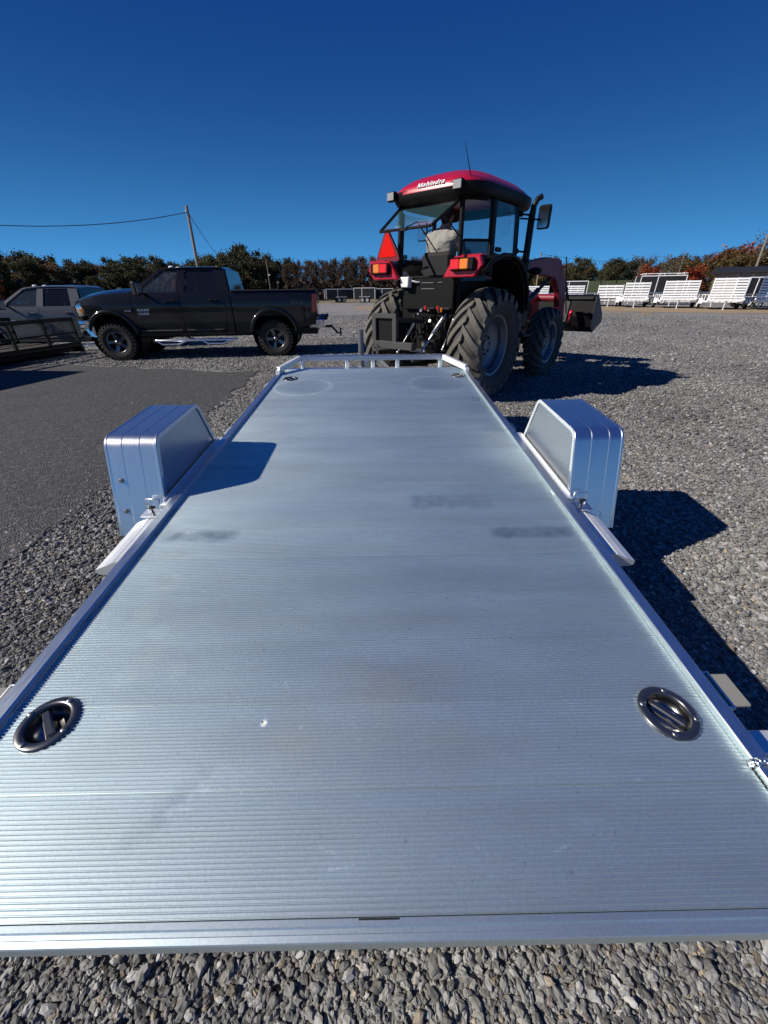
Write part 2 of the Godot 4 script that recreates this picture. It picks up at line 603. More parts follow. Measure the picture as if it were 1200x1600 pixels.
func stones() -> void:
	# a few crushed stones, scattered as countless gravel
	var shapes := []
	for s in 7:
		var mb := MB.new()
		var pts := []
		var ico := IcoPts()
		for p in ico[0]:
			pts.append((p as Vector3) * rng.randf_range(0.66, 1.16) * Vector3(1.0, rng.randf_range(0.5, 0.75), rng.randf_range(0.68, 0.95)))
		for f in ico[1]:
			mb.tri(pts[f[0]], pts[f[1]], pts[f[2]], pts[f[0]] + pts[f[1]] + pts[f[2]])
		mb.st.generate_normals()
		shapes.append(mb.st.commit())
	var spots := []
	for s in shapes.size():
		spots.append(PackedFloat32Array())
	var patchy := fnl(FastNoiseLite.TYPE_SIMPLEX_SMOOTH, 0.5, 12, 3)
	# rings: from, to (metres from the camera), stones per square metre, size
	for ring in [[0.0, 2.4, 12000, 0.0071, 100], [2.4, 5.0, 5200, 0.0088, 60], [5.0, 9.0, 1500, 0.0105, 56], [9.0, 15.0, 380, 0.013, 54], [15.0, 30.0, 90, 0.017, 52]]:
		var n := int(PI * (ring[1] * ring[1] - ring[0] * ring[0]) * ring[2] * ring[4] / 180.0)
		for i in n:
			var rad := sqrt(rng.randf_range(ring[0] * ring[0], ring[1] * ring[1]))
			var ang := rng.randf_range(-ring[4], ring[4])
			var p := polar(ang, rad)
			p.z += 0.25
			if p.z > 0.5 or p.x > 24.0:
				continue
			if absf(p.x) < 0.85 and p.z < -0.75 and p.z > -4.6:
				continue
			var lane: bool = p.x < -2.33 + patchy.get_noise_2d(p.z * 3.0, 1.0) * 0.2 and p.z > -8.2 - (p.x + 2.5) * -0.27
			if lane:
				var deep := minf(-2.33 - p.x, p.z + 8.2 + (p.x + 2.5) * -0.27) + patchy.get_noise_2d(p.x * 2.0, p.z * 2.0) * 0.25
				if rng.randf() > 0.02 + 0.9 * pow(clampf(1.0 - deep / 0.8, 0.0, 1.0), 2.0):
					continue
			var sz: float = ring[3] * exp(rng.randfn(0.0, 0.27))
			if rng.randf() < 0.03: sz *= 1.35
			if lane: sz *= 0.72
			var b := Basis.from_euler(Vector3(rng.randf_range(-0.5, 0.5), rng.randf() * TAU, rng.randf_range(-0.5, 0.5))).scaled_local(Vector3(sz * rng.randf_range(0.95, 1.65), sz, sz))
			var y := gh(p.x, p.z) + sz * rng.randf_range(-0.1, 0.8)
			var t := rng.randf()
			var drift := patchy.get_noise_2d(p.x * 0.9 + 40.0, p.z * 0.45)
			var v := rng.randf_range(0.072, 0.245) * (1.0 + 0.55 * drift)
			var c := Color(v, v * 0.99, v * (0.965 - 0.10 * maxf(0.0, drift)))
			if t < 0.05:
				c = Color(v * 1.6, v * 1.35, v * 1.0)
			elif t < 0.14:
				c = g3(rng.randf_range(0.28, 0.42))
			elif t < 0.17:
				c = Color(v * 1.15, v * 0.95, v * 0.88)
			var w: PackedFloat32Array = spots[rng.randi() % shapes.size()]
			w.append_array(PackedFloat32Array([b.x.x, b.y.x, b.z.x, p.x, b.x.y, b.y.y, b.z.y, y, b.x.z, b.y.z, b.z.z, p.z, c.r, c.g, c.b, 1.0]))
	# PackedFloat32Array in an Array is shared by reference in Godot 4
	var holder := Node3D.new()
	holder.name = "gravel_stones"
	add_child(holder)
	tag(holder, "loose crushed grey stone lying over the yard", "gravel", "", "stuff")
	for s in shapes.size():
		var mm := MultiMesh.new()
		mm.transform_format = MultiMesh.TRANSFORM_3D
		mm.use_colors = true
		mm.mesh = shapes[s]
		mm.instance_count = spots[s].size() / 16
		mm.buffer = spots[s]
		var o := MultiMeshInstance3D.new()
		o.name = numbered(holder, "stone_scatter")
		o.multimesh = mm
		o.material_override = M.stone
		o.set_meta("kind", "stuff")
		holder.add_child(o)

func IcoPts() -> Array:
	var t := (1.0 + sqrt(5.0)) / 2.0
	var p := []
	for e in [[-1, t, 0], [1, t, 0], [-1, -t, 0], [1, -t, 0], [0, -1, t], [0, 1, t], [0, -1, -t], [0, 1, -t], [t, 0, -1], [t, 0, 1], [-t, 0, -1], [-t, 0, 1]]:
		p.append(Vector3(e[0], e[1], e[2]).normalized())
	var f := [[0, 11, 5], [0, 5, 1], [0, 1, 7], [0, 7, 10], [0, 10, 11], [1, 5, 9], [5, 11, 4], [11, 10, 2], [10, 7, 6], [7, 1, 8], [3, 9, 4], [3, 4, 2], [3, 2, 6], [3, 6, 8], [3, 8, 9], [4, 9, 5], [2, 4, 11], [6, 2, 10], [8, 6, 7], [9, 8, 1]]
	# one cut of every edge, so that the stones have more facets
	var mid := {}
	var g := []
	for q in f:
		var m := []
		for e in [[q[0], q[1]], [q[1], q[2]], [q[2], q[0]]]:
			var k := Vector2i(mini(e[0], e[1]), maxi(e[0], e[1]))
			if not mid.has(k):
				mid[k] = p.size()
				p.append(((p[e[0]] + p[e[1]]) * 0.5).normalized())
			m.append(mid[k])
		g.append_array([[q[0], m[0], m[2]], [q[1], m[1], m[0]], [q[2], m[2], m[1]], [m[0], m[1], m[2]]])
	return [p, g]

const CL := -1.036
const CR := 0.892
const CM := -0.072
const RINGS := [Vector2(-0.916, 0.556), Vector2(0.774, 0.553), Vector2(-0.905, 3.995), Vector2(0.800, 4.035)]

func deck_uv(p: Vector3) -> Vector2:
	return Vector2((p.x - CL) / (CR - CL), (-p.z - 0.13) / 4.3)

func deck_maps() -> Array:
	var w := 768
	var h := 1712
	var grab := func(freq: float, sd: int, gw: int, gh_: int) -> PackedByteArray:
		var im := fnl(FastNoiseLite.TYPE_SIMPLEX_SMOOTH, freq, sd, 4).get_image(gw, gh_)
		im.convert(Image.FORMAT_L8)
		im.resize(w, h, Image.INTERPOLATE_CUBIC)
		return im.get_data()
	var streak: PackedByteArray = grab.call(0.02, 3, 20, h)
	var fine: PackedByteArray = grab.call(0.11, 4, 110, h)
	var blot: PackedByteArray = grab.call(0.035, 6, 64, 571)
	var grit: PackedByteArray = grab.call(0.35, 8, w, h)
	var pet: PackedByteArray = grab.call(0.05, 18, 256, 571)
	var al := PackedByteArray()
	var ro := PackedByteArray()
	al.resize(w * h * 3)
	ro.resize(w * h)
	var tone := []
	for k in 22:
		tone.append(rng.randf_range(-1.0, 1.0))
	for i in w * h:
		var pl: float = tone[clampi(int((float(i / w) / h * 4.3 - 0.047) / 0.21), 0, 21)]
		var s := (streak[i] - 128) * 0.22 + (fine[i] - 128) * 0.16
		var b := (blot[i] - 128) * 0.20
		var g := (grit[i] - 128) * 0.10
		var spot := maxf(0.0, pet[i] - 176) * 0.5
		var a := 218.0 + s * 0.3 + b * 0.2 + g * 0.7 - spot * 0.15 + pl * 3.0
		var r := 140.0 - s * 0.30 + b * 0.12 + g * 0.5 + spot * 0.25 + pl * 2.5
		al[i * 3] = clampi(int(a * 0.93), 40, 255)
		al[i * 3 + 1] = clampi(int(a * 0.985), 40, 255)
		al[i * 3 + 2] = clampi(int(a * 1.04), 40, 255)
		ro[i] = clampi(int(r), 30, 255)
	var ia := Image.create_from_data(w, h, false, Image.FORMAT_RGB8, al)
	var ir := Image.create_from_data(w, h, false, Image.FORMAT_L8, ro)
	var dab := func(c: float, s: float, rad: float, lum: float, rg: float, warm := 0.0) -> void:
		var cx := (c - CL) / (CR - CL) * w
		var cy := (s - 0.13) / 4.3 * h
		var rp := maxf(rad / 1.928 * w, 0.6)
		for y in range(maxi(0, int(cy - rp)), mini(h - 1, int(cy + rp) + 1)):
			for x in range(maxi(0, int(cx - rp)), mini(w - 1, int(cx + rp) + 1)):
				var f := 1.0 - Vector2(x - cx, y - cy).length() / rp
				if f <= 0.0:
					continue
				f = minf(f * 2.0, 1.0)
				var q := ia.get_pixel(x, y)
				ia.set_pixel(x, y, Color(q.r + lum * f + warm * f, q.g + lum * f + warm * 0.4 * f, q.b + lum * f - warm * f))
				var k := ir.get_pixel(x, y).r + rg * f
				ir.set_pixel(x, y, Color(k, k, k))
	var line := func(pts: Array, rad: float, lum: float, rg: float, jit: float) -> void:
		for i in pts.size() - 1:
			var p: Vector2 = pts[i]
			var q: Vector2 = pts[i + 1]
			var n := int(p.distance_to(q) / maxf(rad * 0.7, 0.002)) + 1
			for k in n:
				if rng.randf() < 0.2: continue
				var t: Vector2 = p.lerp(q, float(k) / n)
				dab.call(t.x + rng.randfn(0, jit), t.y + rng.randfn(0, jit), rad * rng.randf_range(0.5, 1.3), lum * rng.randf_range(0.3, 1.2), rg)
	# round scuffs left by something stood on the front of the deck
	for e in [[Vector2(-0.735, 3.71), 0.27], [Vector2(0.555, 3.75), 0.275]]:
		var c: Vector2 = e[0]
		for ring in [[1.0, 0.016, 0.02, 0.035], [0.93, 0.010, 0.012, 0.02], [1.06, 0.007, 0.012, 0.02]]:
			var pts := []
			for k in 61:
				pts.append(c + Vector2(cos(TAU * k / 60), sin(TAU * k / 60) * 0.97) * e[1] * ring[0])
			line.call(pts, ring[1], ring[2], ring[3], 0.004)
		dab.call(c.x, c.y, 0.26, -0.03, -0.02)
	# dark rectangles where tape was, a long score, skid marks and scratches
	for e in [[0.50, 0.86, 1.34, 1.41, -0.15], [-1.0, -0.66, 1.35, 1.42, -0.12], [0.15, 0.55, 1.58, 1.70, -0.06]]:
		for k in 260:
			dab.call(rng.randf_range(e[0], e[1]), rng.randf_range(e[2], e[3]), 0.022, e[4] * 0.03, -0.003)
	line.call([Vector2(-0.55, 0.29), Vector2(-0.50, 0.36), Vector2(-0.41, 0.47)], 0.030, -0.008, -0.008, 0.01)
	line.call([Vector2(-0.50, 0.32), Vector2(-0.44, 0.40)], 0.010, 0.02, 0.02, 0.01)
	line.call([Vector2(-0.37, 3.05), Vector2(-0.30, 3.16), Vector2(-0.28, 3.28)], 0.007, -0.08, 0.05, 0.003)
	line.call([Vector2(0.78, 3.22), Vector2(0.86, 3.30), Vector2(0.83, 3.20), Vector2(0.80, 3.32)], 0.006, -0.2, 0.05, 0.002)
	line.call([Vector2(-1.0, 1.66), Vector2(-0.7, 0.6)], 0.05, -0.03, 0.05, 0.05)
	for k in 9:
		dab.call(rng.randf_range(-0.3, 0.2), rng.randf_range(0.45, 0.72), 0.10, -0.004, 0.006, 0.006)
	dab.call(-0.33, 0.545, 0.011, 0.2, 0.25)
	dab.call(-0.335, 0.548, 0.003, -0.7, 0.2)
	for k in 170:
		var p := Vector2(rng.randf_range(CL, CR), rng.randf_range(0.2, 4.35))
		var d := Vector2.from_angle(rng.randf() * TAU) * rng.randf_range(0.005, 0.06) * Vector2(1.6, 0.5)
		line.call([p, p + d], 0.0025, rng.randf_range(-0.08, 0.06), 0.03, 0.001)
	for k in 500:
		dab.call(rng.randf_range(CL, CR), rng.randf_range(0.2, 4.35), rng.randf_range(0.002, 0.006), rng.randf_range(-0.12, 0.06), 0.05)
	return [ImageTexture.create_from_image(ia), ImageTexture.create_from_image(ir)]

func deck_trailer() -> void:
	var maps := deck_maps()
	var dm := mat("deck", Color(0.965, 0.99, 0.91), 0.84, 0.89)
	dm.albedo_texture = maps[0]
	dm.roughness_texture = maps[1]
	dm.roughness_texture_channel = BaseMaterial3D.TEXTURE_CHANNEL_RED
	# deck axes: x across, y off the deck, -z forward along it; the hitch end is raised
	var d := Vector3(-0.0065, 0.0719, -0.9974).normalized()
	var c := d.cross(Vector3.UP).normalized()
	var n := c.cross(d)
	var frame := Transform3D(Basis(c, n, -d), Vector3(0, 1.40, 0) - n * 1.05)
	var base := Vector3(CM, -0.50, -2.07)
	var t := thing("flatbed_trailer", "long bare aluminium deck trailer with ribbed planks and two boxed fenders in the foreground", "trailer", frame * Transform3D(Basis(), base))
	var off := Transform3D(Basis(), -base)
	# planks of ribbed extrusion, each with 23 ribs, cut out round the tie-downs
	for k in 20:
		var mb := MB.new()
		mb.uvf = deck_uv
		var s0 := 0.1765 + k * 0.21
		var prof := [[0.0, -0.020], [0.0, -0.0029], [0.0006, -0.0029], [0.0011, -0.0002]]
		for i in 23:
			var a := 0.0007 + i * 0.00907
			prof.append_array([[a + 0.0012, 0.0], [a + 0.0019, -0.0020], [a + 0.0026, -0.0029], [a + 0.0074, -0.0029], [a + 0.0081, -0.0020], [a + 0.00895, 0.0]])
		prof.append_array([[0.2095, -0.0010], [0.2097, -0.020]])
		var warp := rng.randf_range(-0.0002, 0.0002)
		for i in prof.size() - 1:
			var sa: float = s0 + prof[i][0]
			var sb: float = s0 + prof[i + 1][0]
			var sm := (sa + sb) * 0.5
			var cuts := [CL + 0.001]
			for r in RINGS:
				if absf(sm - r.y) < 0.060:
					var half := sqrt(0.060 * 0.060 - (sm - r.y) * (sm - r.y))
					cuts.append_array([r.x - half, r.x + half])
			cuts.append(CR - 0.001)
			cuts.sort()
			for q in range(0, cuts.size(), 2):
				var parts := 3 if cuts.size() == 2 else 1
				for e in parts:
					var c0: float = lerpf(cuts[q], cuts[q + 1], float(e) / parts)
					var c1: float = lerpf(cuts[q], cuts[q + 1], float(e + 1) / parts)
					var w0 := warp * sin((c0 - CL) * 3.0)
					var w1 := warp * sin((c1 - CL) * 3.0)
					mb.quad(Vector3(c0, prof[i][1] + w0, -sa), Vector3(c1, prof[i][1] + w1, -sa), Vector3(c1, prof[i + 1][1] + w1, -sb), Vector3(c0, prof[i + 1][1] + w0, -sb), Vector3(0, 1, 0) + Vector3(0, 0, 2.0 * (0.5 if prof[i + 1][1] > prof[i][1] else -0.5)) * (0.0 if absf(prof[i + 1][1] - prof[i][1]) < 0.0001 else 1.0))
		put(t, "plank", mb, dm, off)
	# rear end extrusion
	var mb := MB.new()
	mb.uvf = deck_uv
	var ep := [Vector2(0.1745, -0.05), Vector2(0.1745, 0.0000), Vector2(0.1735, 0.0012), Vector2(0.1640, 0.0016), Vector2(0.1630, 0.0006), Vector2(0.1610, -0.0012), Vector2(0.1545, -0.0014), Vector2(0.1530, 0.0004), Vector2(0.1440, -0.0006), Vector2(0.1420, -0.0030), Vector2(0.1412, -0.05)]
	mb.extrude(ep, CL - 0.046, CR + 0.050, Transform3D(Basis(Vector3(0, 0, -1), Vector3(0, 1, 0), Vector3(1, 0, 0)), Vector3.ZERO))
	put(t, "end_cap", mb, dm, off)
	mb = MB.new()
	mb.box(Vector3(-0.018, 0.0012, -0.1722), Vector3(0.078, 0.002, 0.0028), 0.0005)
	put(t, "drain_slot", mb, M.dark_iron, off)
	# side rails, in two lengths each, with weld beads where they join
	for sd: int in [-1, 1]:
		var ci: float = CL if sd < 0 else CR
		for e in [[0.142, 0.415, -0.004, 0.003], [0.425, 4.43, 0.0, 0.0]]:
			mb = MB.new()
			mb.box(Vector3(ci + sd * (0.023 + e[3]), -0.0465 + e[2], -(e[0] + e[1]) * 0.5), Vector3(0.046, 0.129, e[1] - e[0]), 0.004)
			put(t, "side_rail", mb, M.alu, off)
		mb = MB.new()
		for k in 9:
			mb.ball(Vector3(ci + sd * (k * 0.005 + 0.002), 0.0175 + rng.randf_range(-0.001, 0.002), -0.42 + rng.randf_range(-0.003, 0.003)), Vector3(0.005, 0.004, 0.007) * rng.randf_range(0.8, 1.3), 7, 4)
		for k in 8:
			mb.ball(Vector3(ci - sd * 0.002, 0.003 + k * 0.002, -0.42 + rng.randf_range(-0.006, 0.006)), Vector3(0.004, 0.004, 0.006), 7, 4)
		for k in 6:
			mb.ball(Vector3(ci - sd * 0.001, 0.004, -1.69 - k * 0.006), Vector3(0.004, 0.004, 0.005), 7, 4)
		put(t, "weld_bead", mb, M.weld, off)
		# stake pockets on the outside of the rails
		for s in [0.63, 2.70, 3.88]:
			mb = MB.new()
			var cc: float = ci + sd * 0.047
			mb.box(Vector3(cc + sd * 0.046, -0.045, -s), Vector3(0.006, 0.05, 0.115), 0.001)
			for q in [-1, 1]:
				mb.box(Vector3(cc + sd * 0.0215, -0.045, -s + q * 0.0545), Vector3(0.043, 0.05, 0.006), 0.001)
			put(t, "stake_pocket", mb, M.alu_matte, off)
		mb = MB.new()
		mb.box(Vector3(ci + sd * 0.105, -0.028, -0.63), Vector3(0.085, 0.012, 0.10), 0.003)
		put(t, "pocket_plate", mb, M.grey_plastic, off)
		# bracket bar at the rear corner
		mb = MB.new()
		mb.box(Vector3(ci + sd * 0.147, -0.058, -0.497), Vector3(0.20, 0.014, 0.06), 0.002)
		put(t, "light_bracket", mb, M.alu_matte, off)
		fender(t, off, sd, ci)
	# frame below the deck
	for s in [0.35, 0.95, 1.55, 2.15, 2.75, 3.35, 3.95]:
		mb = MB.new()
		mb.box(Vector3(CM, -0.06, -s), Vector3(1.92, 0.07, 0.05), 0.004)
		put(t, "crossmember", mb, M.alu_dull, off)
	for sd: int in [-1, 1]:
		mb = MB.new()
		mb.beam(Vector3(CM + sd * 0.55, -0.13, -3.2), Vector3(CM + sd * 0.05, -0.16, -5.45), 0.06, 0.08, 0.005)
		put(t, "tongue_beam", mb, M.alu, off)
	mb = MB.new()
	mb.box(Vector3(CM, -0.14, -5.50), Vector3(0.12, 0.07, 0.22), 0.015)
	mb.tube([Vector3(CM, -0.13, -5.58), Vector3(CM, -0.06, -5.58)], 0.03, 10)
	put(t, "coupler", mb, M.dark_iron, off)
	mb = MB.new()
	mb.tube([Vector3(-0.22, -0.35, -4.98), Vector3(-0.22, 0.30, -4.98)], 0.033, 12)
	mb.tube([Vector3(-0.22, -0.55, -4.98), Vector3(-0.22, -0.35, -4.98)], 0.024, 12)
	mb.box(Vector3(-0.22, -0.56, -4.98), Vector3(0.13, 0.012, 0.13), 0.003)
	mb.tube([Vector3(-0.22, 0.27, -4.98), Vector3(-0.31, 0.27, -4.98), Vector3(-0.31, 0.18, -4.98)], 0.008, 8)
	put(t, "jack_stand", mb, M.rim_grey, off)
	mb = MB.new()
	var ch := []
	for k in 13:
		var u := k / 12.0
		ch.append(Vector3(-0.12 + u * 0.05, -0.10 - sin(u * PI) * 0.05 + u * 0.15, -4.7 - u * 0.9))
	mb.tube(ch, 0.008, 6)
	put(t, "safety_chain", mb, M.steel, off)
	# front rail
	mb = MB.new()
	mb.box(Vector3(-0.085, 0.098, -4.45), Vector3(1.575, 0.052, 0.052), 0.005)
	put(t, "front_rail", mb, M.alu_bright, off)
	for x in [-0.846, -0.356, -0.07, 0.20, 0.676]:
		mb = MB.new()
		mb.box(Vector3(x, 0.0355, -4.45), Vector3(0.042, 0.073, 0.04), 0.004)
		put(t, "rail_post", mb, M.alu_matte, off)
	for sd: int in [-1, 1]:
		var ci: float = CL if sd < 0 else CR
		var xe := -0.872 if sd < 0 else 0.702
		mb = MB.new()
		mb.beam(Vector3(xe, 0.098, -4.45), Vector3(ci + sd * 0.022, 0.042, -4.19), 0.05, 0.052, 0.005)
		mb.box(Vector3(ci + sd * 0.022, 0.03, -4.17), Vector3(0.044, 0.03, 0.06), 0.004)
		put(t, "corner_brace", mb, M.alu_matte, off)
	mb = MB.new()
	mb.box(Vector3(CM, -0.05, -4.415), Vector3(1.92, 0.098, 0.07), 0.003)
	put(t, "front_beam", mb, M.alu, off)
	# round tie-downs let into the planks
	for k in 4:
		var r: Vector2 = RINGS[k]
		mb = MB.new()
		var xf := Transform3D(Basis(), Vector3(r.x, 0.0005, -r.y))
		mb.lathe([Vector2(0.0745, -0.004), Vector2(0.0745, 0.0022), Vector2(0.071, 0.0050), Vector2(0.062, 0.0062), Vector2(0.055, 0.0056), Vector2(0.0525, 0.002), Vector2(0.0515, -0.006)], 40, xf)
		var ring := put(t, "tie_down", mb, M.ring_steel, off)
		mb = MB.new()
		mb.lathe([Vector2(0.0515, -0.0055), Vector2(0.050, -0.016), Vector2(0.043, -0.028), Vector2(0.030, -0.034), Vector2(0.0, -0.036)], 32, xf)
		put(ring, "cup", mb, M.cup_steel)
		mb = MB.new()
		var dir := Vector3(0.67, 0, 0.74) if k % 2 == 0 else Vector3(0.66, 0, 0.75)
		var side := dir.cross(Vector3.UP)
		mb.box(xf.origin + Vector3(0, -0.003, 0), Vector3(0.020, 0.010, 0.088), 0.0035, Basis(side, Vector3.UP, -dir))
		for q in [-1, 1]:
			mb.box(xf.origin + dir * 0.042 * q + Vector3(0, -0.012, 0), Vector3(0.013, 0.022, 0.012), 0.003, Basis(side, Vector3.UP, -dir))
		mb.tube([xf.origin - dir * 0.047 + side * 0.012 + Vector3(0, -0.018, 0), xf.origin + dir * 0.047 + side * 0.012 + Vector3(0, -0.018, 0)], 0.005, 8)
		put(ring, "lashing_bar", mb, M.ring_steel)
		for q in 4:
			mb = MB.new()
			var a := deg_to_rad(20 + q * 90)
			mb.lathe([Vector2(0.0075, 0.004), Vector2(0.0075, 0.0082), Vector2(0.005, 0.0098), Vector2(0.0, 0.0100)], 10, xf.translated(Vector3(cos(a), 0, sin(a)) * 0.0635))
			put(ring, "screw", mb, M.bolt)
	# two road wheels under the fenders
	for sd: int in [-1, 1]:
		var w := road_wheel(t, "wheel", 0.31, 0.19, 0.19, 5, M.rim_grey, sd)
		w.transform = off * Transform3D(Basis(), Vector3(CM + sd * (0.964 + 0.20), -0.19, -2.07))
	mb = MB.new()
	mb.tube([Vector3(CM - 1.10, -0.19, -2.07), Vector3(CM + 1.10, -0.19, -2.07)], 0.035, 10)
	put(t, "axle", mb, M.dark_iron, off)

func fender(t: Node3D, off: Transform3D, sd: int, ci: float) -> void:
	var cin: float = ci + sd * 0.080
	var wide := 0.262 if sd < 0 else 0.250
	var outl := rounded([Vector2(1.625, -0.17), Vector2(1.80, 0.305), Vector2(2.325, 0.305), Vector2(2.50, -0.12)], [0.0, 0.075, 0.075, 0.0], 10)
	var path := []
	for i in outl.size() - 1:
		var m := 3 if (outl[i] as Vector2).distance_to(outl[i + 1]) > 0.1 else 1
		for k in m:
			path.append((outl[i] as Vector2).lerp(outl[i + 1], float(k) / m))
	path.append(outl[-1])
	var nrm := []
	for i in path.size():
		var e: Vector2 = ((path[mini(i + 1, path.size() - 1)] as Vector2) - path[maxi(i - 1, 0)]).normalized()
		nrm.append(Vector2(-e.y, e.x))
	var sect := [[0.0, -0.022], [0.0, 0.0], [0.003, 0.0022], [0.012, 0.0022], [0.015, 0.0], [0.083, 0.0], [0.086, -0.0018], [0.089, 0.0], [0.172, 0.0], [0.175, -0.0018], [0.178, 0.0], [wide - 0.014, 0.0], [wide - 0.011, 0.0022], [wide - 0.003, 0.0022], [wide, 0.0], [wide, -0.022]]
	var mb := MB.new()
	for j in sect.size() - 1:
		mb.sm(1 + j)
		for i in path.size() - 1:
			var q := []
			for e in [[i, j], [i, j + 1], [i + 1, j + 1], [i + 1, j]]:
				var p: Vector2 = path[e[0]] + nrm[e[0]] * sect[e[1]][1]
				q.append(Vector3(cin + sd * sect[e[1]][0], p.y, -p.x))
			var nn: Vector2 = nrm[i]
			var o := Vector3(0, nn.y, -nn.x)
			if j == 0: o = Vector3(-sd, 0, 0)
			if j == sect.size() - 2: o = Vector3(sd, 0, 0)
			mb.quad(q[0], q[1], q[2], q[3], o)
	var f := put(t, "fender", mb, M.alu_sheet, off)
	# inside sheet and its bright edge
	mb = MB.new()
	var poly := [Vector2(1.655, -0.09)]
	for p in outl.slice(1, -1):
		poly.append((p as Vector2) * 1.0 - Vector2(0, 0.004))
	poly[1] = poly[1] + Vector2(0.002, 0)
	poly.append(Vector2(2.485, -0.09))
	mb.extrude(poly, 0.0, 0.003, Transform3D(Basis(Vector3(0, 0, -1), Vector3(0, 1, 0), Vector3(sd, 0, 0)), Vector3(cin + sd * 0.006, 0, 0)))
	put(f, "side_panel", mb, M.alu_dull)
	mb = MB.new()
	for i in path.size() - 1:
		var a: Vector2 = path[i]
		var b: Vector2 = path[i + 1]
		var na: Vector2 = nrm[i]
		var nb: Vector2 = nrm[i + 1]
		if a.y < 0.0 or b.y < 0.0:
			continue
		mb.quad(Vector3(cin - sd * 0.0015, a.y, -a.x), Vector3(cin - sd * 0.0015, b.y, -b.x), Vector3(cin - sd * 0.0015, (b - nb * 0.019).y, -(b - nb * 0.019).x), Vector3(cin - sd * 0.0015, (a - na * 0.019).y, -(a - na * 0.019).x), Vector3(-sd, 0, 0))
		mb.quad(Vector3(cin - sd * 0.0015, (a - na * 0.019).y, -(a - na * 0.019).x), Vector3(cin - sd * 0.0015, (b - nb * 0.019).y, -(b - nb * 0.019).x), Vector3(cin + sd * 0.004, (b - nb * 0.019).y, -(b - nb * 0.019).x), Vector3(cin + sd * 0.004, (a - na * 0.019).y, -(a - na * 0.019).x), Vector3(0, -na.y, na.x))
	put(f, "edge_trim", mb, M.alu_matte)
	# sill between fender and rail
	mb = MB.new()
	mb.box(Vector3(ci + sd * 0.063, 0.004, -2.07), Vector3(0.032, 0.012, 0.86), 0.002)
	mb.box(Vector3(ci + sd * 0.0745, 0.012, -2.07), Vector3(0.007, 0.016, 0.80), 0.002)
	put(f, "sill", mb, M.alu_matte)
	# ribbed step behind the fender
	mb = MB.new()
	var sp := [Vector2(0.047, -0.10), Vector2(0.047, -0.030), Vector2(0.058, -0.030), Vector2(0.060, -0.034), Vector2(0.064, -0.034), Vector2(0.066, -0.030), Vector2(0.110, -0.030)]
	for k in 5:
		var u := k * 0.011
		sp.append_array([Vector2(0.113 + u, -0.034 - u * 0.5), Vector2(0.116 + u, -0.035 - u * 0.5), Vector2(0.118 + u, -0.032 - u * 0.5), Vector2(0.121 + u, -0.033 - u * 0.5)])
	sp.append_array([Vector2(0.205, -0.072), Vector2(0.205, -0.092), Vector2(0.19, -0.10)])
	for q in sp.size():
		sp[q] = Vector2((sp[q] as Vector2).x * sd, (sp[q] as Vector2).y)
	mb.extrude(sp, -1.25, -1.60, Transform3D(Basis(), Vector3(ci, 0, 0)))
	put(t, "step", mb, M.alu_matte, off)
	# slam latch: plate, hoop and black knob
	mb = MB.new()
	mb.box(Vector3(ci + sd * 0.115, -0.020, -1.608), Vector3(0.085, 0.008, 0.07), 0.002)
	mb.tube([Vector3(ci + sd * 0.09, -0.02, -1.65), Vector3(ci + sd * 0.09, 0.03, -1.66), Vector3(ci + sd * 0.155, 0.03, -1.66), Vector3(ci + sd * 0.155, -0.02, -1.65)], 0.004, 8)
	var la := put(t, "latch", mb, M.alu_bright, off)
	mb = MB.new()
	mb.tube([Vector3(ci + sd * 0.11, -0.016, -1.61), Vector3(ci + sd * 0.11, 0.012, -1.61)], 0.006, 8)
	mb.ball(Vector3(ci + sd * 0.11, 0.014, -1.61), Vector3(0.022, 0.009, 0.012), 10, 6)
	put(la, "knob", mb, M.black_bolt)
	if sd < 0:
		for e in [[0.105, 1.727], [-0.045, 1.671]]:
			mb = MB.new()
			var xf := Transform3D(Basis(Vector3.RIGHT, deg_to_rad(70)), Vector3(cin - 0.205, e[0], -e[1] + 0.004))
			mb.lathe([Vector2(0.013, 0.0), Vector2(0.013, 0.002), Vector2(0.008, 0.003), Vector2(0.008, 0.009), Vector2(0.0, 0.010)], 6, xf, true)
			put(f, "bolt", mb, M.bolt)

